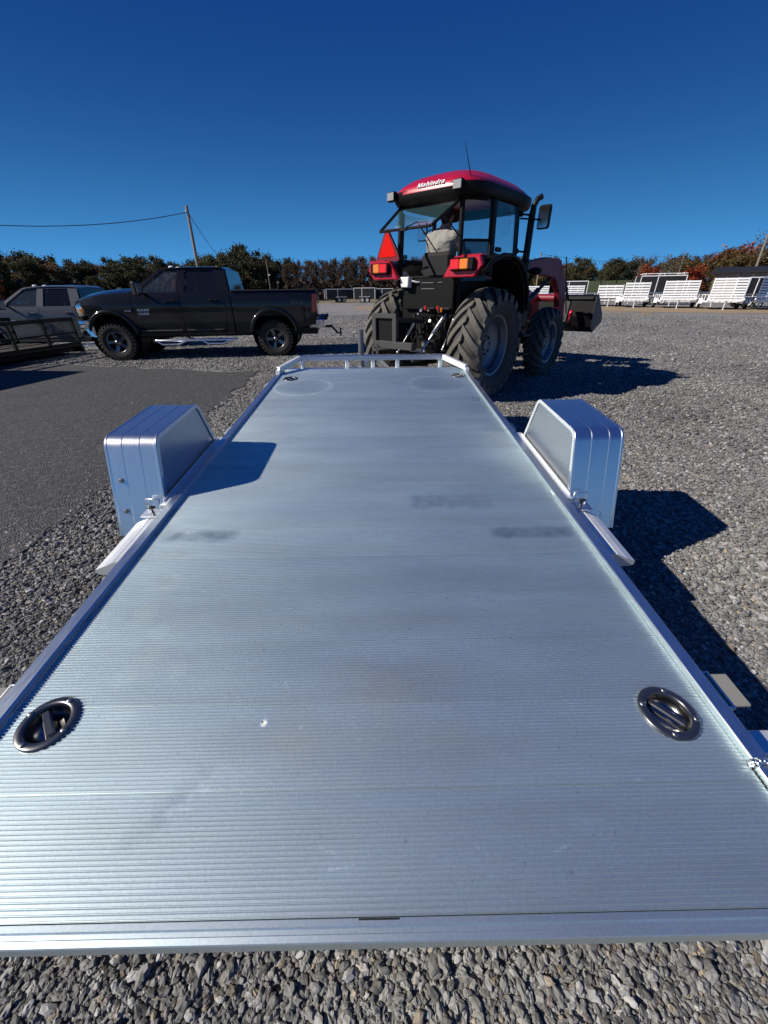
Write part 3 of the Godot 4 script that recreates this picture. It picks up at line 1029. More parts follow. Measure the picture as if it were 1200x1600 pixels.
# tyre, rim and spokes as children; the axle runs along x and the outside faces sd
func road_wheel(t: Node3D, called: String, r: float, rim_r: float, wide: float, spokes: int, rim_m: Material, sd: int, blocks := 0) -> Node3D:
	var w := Node3D.new()
	w.name = numbered(t, called)
	t.add_child(w)
	var ax := Transform3D(Basis(Vector3(0, 0, 1), Vector3(sd, 0, 0), Vector3(0, 1, 0)), Vector3.ZERO)
	var h := wide * 0.5
	var mb := MB.new()
	mb.lathe([Vector2(rim_r, -h * 0.85), Vector2(rim_r + 0.02, -h * 0.98), Vector2(r * 0.9, -h), Vector2(r * 0.975, -h * 0.86), Vector2(r, -h * 0.55), Vector2(r, h * 0.55), Vector2(r * 0.975, h * 0.86), Vector2(r * 0.9, h), Vector2(rim_r + 0.02, h * 0.98), Vector2(rim_r, h * 0.85)], 40, ax)
	for k in blocks:
		for e in [-1, 1]:
			var a := TAU * (k + (0.5 if e > 0 else 0.0)) / blocks
			var up := Vector3(0, sin(a), cos(a))
			var bs := Basis(Vector3.RIGHT, up, Vector3.RIGHT.cross(up))
			mb.box(up * (r + 0.002) + Vector3(e * h * 0.62, 0, 0), Vector3(h * 0.62, 0.022, TAU * r / blocks * 0.62), 0.004, bs)
			mb.box(up * (r * 0.945) + Vector3(e * h * 0.96, 0, 0), Vector3(h * 0.12, r * 0.08, TAU * r / blocks * 0.5), 0.003, bs)
	put(w, "tyre", mb, M.rubber)
	mb = MB.new()
	mb.lathe([Vector2(rim_r + 0.004, h * 0.85), Vector2(rim_r + 0.008, h * 0.93), Vector2(rim_r - 0.012, h * 0.95), Vector2(rim_r - 0.022, h * 0.75), Vector2(rim_r - 0.03, -h * 0.6)], 36, ax)
	put(w, "rim", mb, rim_m)
	mb = MB.new()
	for k in spokes:
		var a := TAU * (k + 0.25) / spokes
		var dir := Vector3(0, sin(a), cos(a))
		mb.beam(dir * rim_r * 0.22 + Vector3(sd * h * 0.55, 0, 0), dir * (rim_r - 0.01) + Vector3(sd * h * 0.70, 0, 0), rim_r * 0.34, 0.03, 0.008, Vector3(1, 0, 0))
	mb.lathe([Vector2(rim_r * 0.34, h * 0.4), Vector2(rim_r * 0.34, h * 0.72), Vector2(rim_r * 0.22, h * 0.80), Vector2(rim_r * 0.2, h * 1.02), Vector2(0, h * 1.04)], 20, ax)
	put(w, "spokes", mb, rim_m)
	mb = MB.new()
	mb.lathe([Vector2(rim_r - 0.028, -h * 0.2), Vector2(0.0, -h * 0.19)], 24, ax)
	put(w, "brake_disc", mb, M.dark_iron)
	return w

const TRACTOR_AT := Vector3(0.918, 0, -6.358)
const TRACTOR_TURN := -41.0

# tyre with chevron lugs; every lug is a piece of its own
func tractor_wheel(t: Node3D, called: String, r: float, rim_r: float, wide: float, lugs: int, sd: int) -> Node3D:
	var w := Node3D.new()
	w.name = numbered(t, called)
	t.add_child(w)
	var ax := Transform3D(Basis(Vector3(0, 0, 1), Vector3(sd, 0, 0), Vector3(0, 1, 0)), Vector3.ZERO)
	var h := wide * 0.5
	var lh := r * 0.055
	var rb := r - lh
	var surf := func(u: float) -> float: return rb - 0.16 * r * pow(absf(u), 3.2)
	var mb := MB.new()
	var prof := [Vector2(rim_r + 0.005, -h * 0.62), Vector2(rim_r + 0.03, -h * 0.80), Vector2(lerpf(rim_r, rb, 0.45), -h * 0.98), Vector2(lerpf(rim_r, rb, 0.68), -h * 1.0)]
	for i in 11:
		var u := -1.0 + i * 0.2
		prof.append(Vector2(surf.call(u), u * h * 0.96))
	prof.append_array([Vector2(lerpf(rim_r, rb, 0.68), h * 1.0), Vector2(lerpf(rim_r, rb, 0.45), h * 0.98), Vector2(rim_r + 0.03, h * 0.80), Vector2(rim_r + 0.005, h * 0.62)])
	mb.lathe(prof, 48, ax)
	put(w, "tyre", mb, M.tractor_rubber)
	var step := TAU / lugs
	for e: int in [-1, 1]:
		# one lug, leaning back from the middle of the tread to the shoulder
		var lug := MB.new()
		var rows := []
		for i in 7:
			var u := -0.06 + i * 1.06 / 6.0
			var ang := -(0.10 + 1.55 * u * 0.62) * step * (1.0 + 0.25 * u)
			var half := step * (0.17 + 0.09 * u)
			var low: float = surf.call(u) - 0.012
			var top: float = surf.call(u * 0.86) + lh * (1.0 - 0.12 * u)
			var x := e * u * h * (1.0 if i < 6 else 1.03)
			var row := []
			for q in [[low, -half * 1.25], [top, -half], [top, half], [low, half * 1.25]]:
				var a: float = ang + q[1]
				row.append(Vector3(x, cos(a) * q[0], -sin(a) * q[0]))
			rows.append(row)
		for i in 6:
			for k in 3:
				var o: Vector3 = (rows[i][k] + rows[i][k + 1] + rows[i + 1][k] + rows[i + 1][k + 1]) * 0.25 - (rows[i][0] + rows[i][3] + rows[i + 1][0] + rows[i + 1][3]) * 0.25 * 0.97
				lug.quad(rows[i][k], rows[i][k + 1], rows[i + 1][k + 1], rows[i + 1][k], o)
		for i in [0, 6]:
			lug.quad(rows[i][0], rows[i][1], rows[i][2], rows[i][3], Vector3(e * (1 if i == 6 else -1), 0, 0))
		lug.st.generate_normals()
		var mesh := lug.st.commit()
		for k in lugs:
			var a := step * (k + (0.5 if e > 0 else 0.0))
			put_mesh(w, "tread_lug", mesh, M.tractor_lug, Transform3D(Basis(Vector3.RIGHT, -a), Vector3.ZERO))
	mb = MB.new()
	mb.lathe([Vector2(rim_r + 0.004, -h * 0.62), Vector2(rim_r - 0.02, -h * 0.60), Vector2(rim_r - 0.05, -h * 0.3), Vector2(rim_r - 0.05, h * 0.30), Vector2(rim_r - 0.02, h * 0.60), Vector2(rim_r + 0.008, h * 0.64), Vector2(rim_r + 0.012, h * 0.58)], 44, ax, true)
	put(w, "rim", mb, M.rim_grey)
	mb = MB.new()
	# dished disc with a stepped ring
	mb.lathe([Vector2(rim_r - 0.045, h * 0.10), Vector2(rim_r * 0.80, h * 0.12), Vector2(rim_r * 0.74, h * 0.02), Vector2(rim_r * 0.52, -h * 0.12), Vector2(rim_r * 0.46, -h * 0.10), Vector2(rim_r * 0.42, -h * 0.02), Vector2(rim_r * 0.20, -h * 0.02), Vector2(rim_r * 0.18, h * 0.10), Vector2(0.0, h * 0.12)], 44, ax, true)
	put(w, "wheel_disc", mb, M.rim_grey)
	for k in 8:
		mb = MB.new()
		var a := TAU * k / 8.0
		mb.lathe([Vector2(0.016, 0.0), Vector2(0.016, 0.022), Vector2(0.0, 0.024)], 6, ax.translated(Vector3(sd * -h * 0.02, cos(a) * rim_r * 0.31, sin(a) * rim_r * 0.31)), true)
		put(w, "wheel_nut", mb, M.dark_iron)
	return w

func superring(cx: float, y: float, cz: float, hx: float, hz: float, p := 4.0, n := 48) -> Array:
	var out := []
	for k in n:
		var a := TAU * k / n
		var c := cos(a)
		var s := sin(a)
		out.append(Vector3(cx + hx * signf(c) * pow(absf(c), 2.0 / p), y, cz + hz * signf(s) * pow(absf(s), 2.0 / p)))
	return out

func tractor() -> void:
	var t := thing("tractor", "red tractor with black cab, front loader and big chevron tyres towing the deck trailer", "tractor", at(TRACTOR_AT.x, 0, TRACTOR_AT.z, TRACTOR_TURN))
	for sd: int in [-1, 1]:
		var w := tractor_wheel(t, "rear_wheel", 0.72, 0.39, 0.46, 20, sd)
		w.position = Vector3(0.695 if sd > 0 else -0.82, 0.714, -0.05)
		w.rotation.x = 0.07 * sd
		var f := tractor_wheel(t, "front_wheel", 0.57, 0.33, 0.33, 18, sd)
		f.position = Vector3(sd * 0.72, 0.56, -2.25)
		f.rotation.x = 0.1
	# running gear
	var mb := MB.new()
	mb.box(Vector3(0, 0.86, -0.55), Vector3(0.46, 0.56, 1.9), 0.05)
	mb.box(Vector3(0, 0.98, 0.18), Vector3(0.52, 0.46, 0.42), 0.05)
	mb.tube([Vector3(-0.62, 0.765, 0), Vector3(-0.25, 0.765, 0)], [0.11, 0.17], 16)
	mb.tube([Vector3(0.62, 0.765, 0), Vector3(0.25, 0.765, 0)], [0.11, 0.17], 16)
	put(t, "transmission", mb, M.black_metal)
	mb = MB.new()
	mb.box(Vector3(0, 0.92, -2.0), Vector3(0.42, 0.5, 1.3), 0.04)
	mb.box(Vector3(0, 0.70, -2.45), Vector3(0.30, 0.26, 0.9), 0.03)
	put(t, "engine", mb, M.black_metal)
	mb = MB.new()
	mb.tube([Vector3(-0.62, 0.56, -2.25), Vector3(-0.2, 0.60, -2.25), Vector3(0.2, 0.60, -2.25), Vector3(0.62, 0.56, -2.25)], 0.08, 12)
	put(t, "front_axle", mb, M.black_metal)
	# hood
	var rings := []
	for e in [[-1.02, 0.34, 0.92, 1.50], [-1.5, 0.34, 0.92, 1.48], [-2.2, 0.33, 0.90, 1.43], [-2.75, 0.31, 0.84, 1.34], [-2.93, 0.27, 0.84, 1.22]]:
		var ring := []
		for q in rounded([Vector2(e[1], e[2]), Vector2(e[1], e[3]), Vector2(-e[1], e[3]), Vector2(-e[1], e[2])], [0.02, 0.12, 0.12, 0.02], 5):
			ring.append(Vector3(q.x, q.y, e[0]))
		rings.append(ring)
	mb = MB.new()
	mb.loft(rings)
	var hood := put(t, "hood", mb, M.red)
	for sd: int in [-1, 1]:
		mb = MB.new()
		mb.box(Vector3(sd * 0.342, 1.30, -1.95), Vector3(0.006, 0.022, 1.2), 0.001)
		put(hood, "white_stripe", mb, M.white_paint)
		mb = MB.new()
		mb.box(Vector3(sd * 0.335, 1.06, -1.85), Vector3(0.02, 0.22, 1.1), 0.008)
		put(hood, "side_grille", mb, M.black_plastic)
		for k in 2:
			mb = MB.new()
			mb.box(Vector3(sd * 0.348, 1.12, -1.80 - k * 0.16), Vector3(0.008, 0.03, 0.10), 0.002)
			put(hood, "badge", mb, M.badge)
	# cab frame
	mb = MB.new()
	mb.box(Vector3(0, 1.16, -0.42), Vector3(1.2, 0.06, 1.5), 0.01)
	mb.box(Vector3(0, 1.28, -0.1), Vector3(0.95, 0.5, 1.0), 0.03)
	put(t, "cab_floor", mb, M.black_plastic)
	var rear_p := [Vector3(0.48, 1.45, 0.45), Vector3(0.46, 2.34, 0.45)]
	var mid_p := [Vector3(0.735, 1.55, 0.13), Vector3(0.70, 2.34, 0.13)]
	var front_p := [Vector3(0.72, 1.15, -0.68), Vector3(0.66, 2.34, -0.62)]
	for sd: int in [-1, 1]:
		var mir := func(p: Vector3) -> Vector3: return Vector3(p.x * sd, p.y, p.z)
		for e in [[rear_p, 0.055], [mid_p, 0.10], [front_p, 0.06]]:
			mb = MB.new()
			mb.beam(mir.call(e[0][0]), mir.call(e[0][1]), e[1], 0.055, 0.014, Vector3(sd, 0, 0))
			put(t, "cab_post", mb, M.black_plastic)
		# quarter glass, lower quarter panel, door
		mb = MB.new()
		var qa: Vector3 = mir.call(Vector3(0.495, 1.93, 0.425))
		var qb: Vector3 = mir.call(Vector3(0.70, 1.93, 0.17))
		mb.quad(qa, qb, mir.call(Vector3(0.69, 2.33, 0.17)), mir.call(Vector3(0.475, 2.33, 0.425)), Vector3(sd, 0, 1))
		put(t, "quarter_glass", mb, M.glass_teal)
		mb = MB.new()
		mb.beam(qa, qb, 0.035, 0.03, 0.006)
		put(t, "window_rail", mb, M.black_plastic)
		mb = MB.new()
		mb.quad(mir.call(Vector3(0.50, 1.5, 0.43)), mir.call(Vector3(0.72, 1.5, 0.17)), qb, qa, Vector3(sd, 0, 1))
		put(t, "lower_quarter_panel", mb, M.glass_dark)
		mb = MB.new()
		var dp := [Vector2(0.08, 2.33), Vector2(-0.58, 2.33), Vector2(-0.64, 1.30)]
		dp.append_array([Vector2(-0.60, 1.42), Vector2(-0.48, 1.58), Vector2(-0.30, 1.70), Vector2(-0.10, 1.76), Vector2(0.08, 1.77)])
		dp.remove_at(2)
		mb.panel(dp, Vector2(0.3, 0.3), func(q): return Vector3(sd * (0.735 - (q.y - 1.5) * 0.05 + 0.012 * sin((q.x + 0.6) * 4.0)), q.y, q.x), Vector3(sd, 0, 0))
		var door := put(t, "door_glass", mb, M.glass_teal)
		mb = MB.new()
		mb.tube([mir.call(Vector3(0.72, 1.50, -0.60)), mir.call(Vector3(0.735, 1.62, -0.45)), mir.call(Vector3(0.735, 1.72, -0.28)), mir.call(Vector3(0.73, 1.78, -0.08)), mir.call(Vector3(0.73, 1.79, 0.10))], 0.02, 8)
		mb.box(mir.call(Vector3(0.755, 1.84, 0.0)), Vector3(0.03, 0.05, 0.14), 0.008)
		put(door, "door_frame", mb, M.black_plastic)
	mb = MB.new()
	mb.quad(Vector3(-0.63, 1.50, -0.66), Vector3(0.63, 1.50, -0.66), Vector3(0.63, 2.33, -0.63), Vector3(-0.63, 2.33, -0.63), Vector3(0, 0, -1))
	put(t, "windscreen", mb, M.glass)
	# the rear window is swung out on its top hinges
	var wt := [Vector3(-0.44, 2.335, 0.47), Vector3(0.46, 2.335, 0.47), Vector3(0.42, 2.03, 1.02), Vector3(-0.33, 2.03, 1.02)]
	mb = MB.new()
	mb.quad(wt[0], wt[1], wt[2], wt[3], Vector3(0, 1, 1))
	var rw := put(t, "rear_window", mb, M.glass)
	mb = MB.new()
	for k in 4:
		mb.beam(wt[k], wt[(k + 1) % 4], 0.04, 0.025, 0.006)
	put(rw, "window_frame", mb, M.black_plastic)
	mb = MB.new()
	mb.tube([Vector3(-0.38, 1.72, 0.47), Vector3(-0.36, 2.05, 0.82)], 0.010, 8)
	mb.tube([Vector3(0.45, 1.90, 0.30), Vector3(0.43, 2.15, 0.80)], 0.008, 8)
	mb.box(Vector3(0.05, 2.02, 1.05), Vector3(0.10, 0.03, 0.03), 0.006)
	put(rw, "gas_strut", mb, M.black_metal)
	mb = MB.new()
	mb.tube([Vector3(0.05, 2.05, 0.99), Vector3(0.14, 2.10, 0.90), Vector3(0.18, 1.82, 0.52)], 0.007, 6)
	put(rw, "wiper", mb, M.black_plastic)
	# rear sill, levers, hoses seen below the window
	mb = MB.new()
	mb.box(Vector3(0.02, 1.36, 0.44), Vector3(0.82, 0.38, 0.05), 0.012)
	put(t, "rear_panel", mb, M.black_plastic)
	mb = MB.new()
	mb.box(Vector3(0.02, 1.56, 0.45), Vector3(0.90, 0.03, 0.04), 0.008)
	put(t, "rear_sill", mb, M.black_metal)
	for e in [[0.02, 1.49, 0.20], [0.22, 1.49, 0.07], [0.03, 1.42, 0.22]]:
		mb = MB.new()
		mb.box(Vector3(e[0], e[1], 0.472), Vector3(e[2], 0.010, 0.012), 0.003)
		put(t, "sill_strip", mb, M.steel)
	# roof
	var rr := []
	for e in [[2.315, 0.56, 0.74], [2.345, 0.645, 0.86], [2.39, 0.67, 0.885], [2.465, 0.665, 0.88]]:
		rr.append(superring(0.07, e[0], -0.255, e[1], e[2], 5.0))
	mb = MB.new()
	mb.loft(rr, true, false)
	var roof := put(t, "roof", mb, M.black_plastic)
	rr = []
	for e in [[2.43, 0.660, 0.885, 5.0], [2.475, 0.655, 0.88, 5.0], [2.52, 0.615, 0.835, 4.5], [2.58, 0.535, 0.74, 4.0], [2.625, 0.43, 0.60, 3.4], [2.65, 0.25, 0.42, 3.0], [2.66, 0.10, 0.20, 2.5]]:
		rr.append(superring(0.07, e[0], -0.255, e[1] * 0.97, e[2], e[3]))
	mb = MB.new()
	mb.loft(rr, true, true, 1, Vector3(0.04, 2.2, -0.25))
	put(roof, "roof_cap", mb, M.red)
	text_part(roof, "lettering", "Mahindra", 0.060, Transform3D(Basis(Vector3.RIGHT, deg_to_rad(-42)) , Vector3(0.12, 2.487, 0.622)), M.white_paint, 0.006, "Droid Sans", 1.05)
	for sd: int in [-1, 1]:
		mb = MB.new()
		var lx := -0.47 if sd < 0 else 0.50
		mb.box(Vector3(lx, 2.43, 0.62), Vector3(0.125, 0.10, 0.07), 0.012)
		var lamp := put(t, "work_lamp", mb, M.black_plastic)
		mb = MB.new()
		mb.box(Vector3(lx, 2.43, 0.657), Vector3(0.105, 0.08, 0.01), 0.003)
		put(lamp, "lens", mb, M.lens_clear)
	mb = MB.new()
	mb.tube([Vector3(0.58, 2.40, 0.50), Vector3(0.57, 2.52, 0.50), Vector3(0.50, 2.80, 0.55)], [0.008, 0.006, 0.003], 6)
	put(t, "antenna", mb, M.black_plastic)
	# fenders
	for sd: int in [-1, 1]:
		mb = MB.new()
		var outer := [Vector2(0.62, 1.60), Vector2(0.56, 1.66), Vector2(0.45, 1.72), Vector2(0.22, 1.775), Vector2(-0.05, 1.78), Vector2(-0.30, 1.72), Vector2(-0.50, 1.60), Vector2(-0.66, 1.40), Vector2(-0.74, 1.15)]
		var ip := []
		for q in outer:
			ip.append(Vector2(q.x * 0.93, q.y - 0.055))
		ip.reverse()
		var poly := outer + ip
		mb.extrude(poly, sd * 0.46, sd * 0.93, Transform3D(Basis(Vector3(0, 0, 1), Vector3(0, 1, 0), Vector3(1, 0, 0)), Vector3.ZERO), 0.012)
		var fe := put(t, "rear_fender", mb, M.black_plastic)
		mb = MB.new()
		var edge := []
		for q in outer:
			edge.append(Vector3(sd * 0.945, q.y - 0.012, q.x))
		mb.tube(edge, 0.026, 8)
		put(fe, "flare", mb, M.black_plastic)
		mb = MB.new()
		mb.extrude([Vector2(sd * 0.36, 1.535), Vector2(sd * 0.80, 1.535), Vector2(sd * 0.90, 1.65), Vector2(sd * 0.86, 1.755), Vector2(sd * 0.52, 1.755), Vector2(sd * 0.44, 1.66)], 0.56, 0.64, Transform3D(), 0.012)
		put(fe, "red_end", mb, M.red)
		mb = MB.new()
		mb.extrude([Vector2(sd * 0.60, 1.752), Vector2(sd * 0.88, 1.752), Vector2(sd * 0.88, 1.765), Vector2(sd * 0.60, 1.765)], 0.45, 0.63, Transform3D(), 0.005)
		put(fe, "red_top", mb, M.red)
		mb = MB.new()
		mb.box(Vector3(sd * 0.655, 1.665, 0.66), Vector3(0.33, 0.135, 0.07), 0.02)
		var tl := put(t, "tail_lamp", mb, M.black_plastic)
		mb = MB.new()
		mb.box(Vector3(sd * 0.565, 1.667, 0.70), Vector3(0.125, 0.105, 0.03), 0.010)
		put(tl, "red_lens", mb, M.lens_red)
		mb = MB.new()
		mb.box(Vector3(sd * 0.69, 1.667, 0.70), Vector3(0.115, 0.105, 0.03), 0.010)
		put(tl, "amber_lens", mb, M.lens_amber)
		# side skirt behind the wheel and the steps
		mb = MB.new()
		mb.box(Vector3(sd * 0.62, 1.10, -0.92), Vector3(0.36, 0.50, 0.55), 0.05)
		put(t, "fuel_tank", mb, M.black_plastic)
		for k in 2:
			mb = MB.new()
			mb.box(Vector3(sd * 0.80, 0.50 + k * 0.28, -1.0), Vector3(0.22, 0.02, 0.36), 0.004)
			put(t, "step", mb, M.dark_iron)
		mb = MB.new()
		mb.beam(Vector3(sd * 0.72, 0.48, -1.16), Vector3(sd * 0.72, 1.0, -1.16), 0.04, 0.02, 0.003, Vector3(0, 0, 1))
		put(t, "step_bracket", mb, M.dark_iron)
	# slow vehicle sign on a post at the left fender
	mb = MB.new()
	var sgn := func(k: float) -> Array: return rounded([Vector2(-0.205 * k, -0.02 * k), Vector2(0.205 * k, -0.02 * k), Vector2(0.03 * k, 0.345 * k), Vector2(-0.03 * k, 0.345 * k)], [0.03 * k, 0.03 * k, 0.02 * k, 0.02 * k], 3)
	var sx := Transform3D(Basis(Vector3.UP, deg_to_rad(6)), Vector3(-0.60, 1.775, 0.56))
	mb.extrude(sgn.call(1.0), 0.0, 0.006, sx)
	var sign := put(t, "slow_vehicle_sign", mb, M.sign_border)
	mb = MB.new()
	mb.extrude(sgn.call(0.70), 0.004, 0.011, sx.translated_local(Vector3(0, 0.045, 0)))
	put(sign, "orange_centre", mb, M.sign_red)
	mb = MB.new()
	mb.beam(Vector3(-0.60, 1.5, 0.54), Vector3(-0.60, 2.05, 0.54), 0.03, 0.012)
	put(sign, "sign_post", mb, M.black_metal)
	# white box at the rear panel
	mb = MB.new()
	mb.extrude([Vector2(-0.385, 1.565), Vector2(-0.385 + 0.16, 1.565), Vector2(-0.24, 1.44), Vector2(-0.355, 1.44)], 0.48, 0.57, Transform3D(), 0.008)
	mb.tube([Vector3(-0.22, 1.52, 0.52), Vector3(-0.14, 1.50, 0.50), Vector3(-0.12, 1.50, 0.46)], 0.012, 6)
	put(t, "white_box", mb, M.white_paint)
	# exhaust stack at the front pillar, mirrors
	mb = MB.new()
	mb.tube([Vector3(0.80, 0.85, -0.78), Vector3(0.80, 2.25, -0.78), Vector3(0.805, 2.36, -0.79), Vector3(0.83, 2.43, -0.82), Vector3(0.87, 2.46, -0.86)], [0.052, 0.045, 0.036, 0.034, 0.034], 14)
	mb.box(Vector3(0.80, 1.45, -0.78), Vector3(0.13, 0.62, 0.13), 0.03)
	put(t, "exhaust_stack", mb, M.black_metal)
	for e in [2.27, 1.86]:
		mb = MB.new()
		mb.tube([Vector3(0.68, e, -0.64), Vector3(0.80, e - 0.01, -0.78)], 0.012, 8)
		mb.box(Vector3(0.70, e, -0.66), Vector3(0.05, 0.06, 0.05), 0.01)
		put(t, "hinge", mb, M.black_metal)
	for sd: int in [-1, 1]:
		mb = MB.new()
		mb.tube([Vector3(sd * 0.70, 2.22, -0.64), Vector3(sd * 0.90, 2.20, -0.74), Vector3(sd * 0.97, 2.20, -0.74)], 0.010, 8)
		mb.extrude(rounded([Vector2(-0.085, -0.13), Vector2(0.085, -0.13), Vector2(0.085, 0.13), Vector2(-0.085, 0.13)], 0.035), -0.05, 0.0, Transform3D(Basis(Vector3.UP, deg_to_rad(sd * -8)), Vector3(sd * 0.975, 2.22, -0.74)), 0.012)
		var mr := put(t, "wing_mirror", mb, M.black_plastic)
		mb = MB.new()
		mb.extrude(rounded([Vector2(-0.072, -0.115), Vector2(0.072, -0.115), Vector2(0.072, 0.115), Vector2(-0.072, 0.115)], 0.03), 0.0, 0.004, Transform3D(Basis(Vector3.UP, deg_to_rad(sd * -8)), Vector3(sd * 0.975, 2.22, -0.74)))
		put(mr, "mirror_face", mb, M.chrome)
	mb = MB.new()
	mb.ball(Vector3(0.96, 1.62, -0.78), Vector3(0.10, 0.045, 0.06), 12, 8)
	mb.tube([Vector3(0.70, 1.62, -0.66), Vector3(0.90, 1.62, -0.77)], 0.010, 8)
	put(t, "side_indicator", mb, M.black_plastic)
	# three point linkage and the black square frame of the hitch
	mb = MB.new()
	mb.beam(Vector3(-0.37, 0.775, 1.12), Vector3(0.30, 0.775, 1.12), 0.09, 0.09, 0.008)
	mb.beam(Vector3(-0.36, 0.78, 1.12), Vector3(-0.36, 1.15, 1.12), 0.07, 0.05, 0.006, Vector3(0, 0, 1))
	mb.beam(Vector3(-0.01, 0.72, 1.12), Vector3(-0.01, 1.15, 1.12), 0.07, 0.05, 0.006, Vector3(0, 0, 1))
	mb.beam(Vector3(-0.395, 1.12, 1.12), Vector3(0.025, 1.12, 1.12), 0.055, 0.06, 0.006)
	put(t, "hitch_frame", mb, M.frame_iron)
	mb = MB.new()
	mb.box(Vector3(-0.185, 0.94, 1.10), Vector3(0.29, 0.30, 0.012), 0.003)
	put(t, "hitch_plate", mb, M.black_metal)
	for e in [[Vector3(-0.28, 0.62, 0.28), Vector3(-0.36, 0.66, 1.08)], [Vector3(0.28, 0.62, 0.28), Vector3(0.30, 0.62, 1.15)], [Vector3(0.0, 1.02, 0.4), Vector3(-0.22, 1.08, 1.10)], [Vector3(0.05, 0.48, 0.2), Vector3(-0.10, 0.50, 1.3)]]:
		mb = MB.new()
		mb.beam(e[0], e[1], 0.05, 0.06, 0.008)
		put(t, "link_arm", mb, M.dark_iron)
	for e in [[Vector3(0.30, 1.12, 0.42), Vector3(0.20, 0.64, 0.86), 0.026], [Vector3(-0.12, 1.05, 0.50), Vector3(-0.22, 0.64, 0.80), 0.020], [Vector3(0.42, 1.06, 0.40), Vector3(0.40, 0.70, 0.60), 0.018]]:
		mb = MB.new()
		mb.tube([e[0], (e[0] as Vector3).lerp(e[1], 0.5), (e[0] as Vector3).lerp(e[1], 0.5), e[1]], [e[2], e[2], e[2] * 0.6, e[2] * 0.6], 10)
		mb.ball(e[1], Vector3.ONE * e[2] * 1.2, 8, 6)
		put(t, "lift_rod", mb, M.steel)
	mb = MB.new()
	mb.box(Vector3(0.05, 0.66, 0.60), Vector3(0.30, 0.015, 0.20), 0.004)
	mb.tube([Vector3(0.05, 0.74, 0.38), Vector3(0.05, 0.74, 0.56)], 0.035, 14)
	put(t, "pto_shield", mb, M.steel)
	for e in [Vector3(0.06, 1.19, 0.46), Vector3(0.26, 1.19, 0.46)]:
		mb = MB.new()
		mb.box(e, Vector3(0.26, 0.022, 0.05), 0.004)
		put(t, "valve_bar", mb, M.dark_iron)
	var r2 := RandomNumberGenerator.new()
	r2.seed = 77
	for k in 26:
		mb = MB.new()
		var p := Vector3(r2.randf_range(-0.22, 0.40), r2.randf_range(0.78, 1.16), r2.randf_range(0.42, 0.52))
		if k % 3 == 0:
			mb.tube([p, p + Vector3(0, -0.05, 0.07), p + Vector3(r2.randf_range(-0.1, 0.1), -0.20, 0.06), p + Vector3(r2.randf_range(-0.1, 0.1), -0.30, -0.02)], 0.010, 6)
			put(t, "hydraulic_hose", mb, M.black_plastic)
		else:
			mb.tube([p, p + Vector3(r2.randf_range(-0.03, 0.03), r2.randf_range(-0.02, 0.02), 0.07)], r2.randf_range(0.010, 0.024), 8)
			put(t, "coupling", mb, M.steel if k % 4 == 1 else M.dark_iron)
	for e in [[Vector3(0.04, 1.17, 0.52), M.lens_red], [Vector3(0.30, 1.15, 0.52), M.lens_amber], [Vector3(0.24, 1.17, 0.52), M.lens_red]]:
		mb = MB.new()
		mb.tube([e[0], e[0] + Vector3(0, 0.05, 0.01)], 0.014, 8)
		put(t, "coupler_cap", mb, e[1])
	loader(t)
	# seat and steering wheel
	mb = MB.new()
	mb.box(Vector3(0.06, 1.46, 0.02), Vector3(0.50, 0.12, 0.46), 0.05)
	var seat := put(t, "seat", mb, M.seat_cloth)
	mb = MB.new()
	mb.box(Vector3(0.06, 1.66, 0.32), Vector3(0.46, 0.36, 0.09), 0.04, Basis(Vector3.RIGHT, 0.12))
	mb.box(Vector3(-0.24, 1.62, 0.08), Vector3(0.07, 0.06, 0.34), 0.02)
	mb.box(Vector3(0.36, 1.62, 0.08), Vector3(0.07, 0.06, 0.34), 0.02)
	put(seat, "backrest", mb, M.seat_cloth)
	mb = MB.new()
	var circ := []
	for k in 25:
		circ.append(Vector3(0.06, 1.77, -0.28) + Basis(Vector3.RIGHT, 0.9) * Vector3(cos(TAU * k / 24) * 0.19, sin(TAU * k / 24) * 0.19, 0))
	mb.tube(circ, 0.014, 8, false)
	mb.tube([Vector3(0.06, 1.77, -0.28), Vector3(0.06, 1.45, -0.52)], 0.02, 8)
	put(t, "steering_wheel", mb, M.black_plastic)
	mb = MB.new()
	mb.box(Vector3(0, 1.40, -0.58), Vector3(0.5, 0.5, 0.14), 0.05)
	put(t, "dashboard", mb, M.black_plastic)

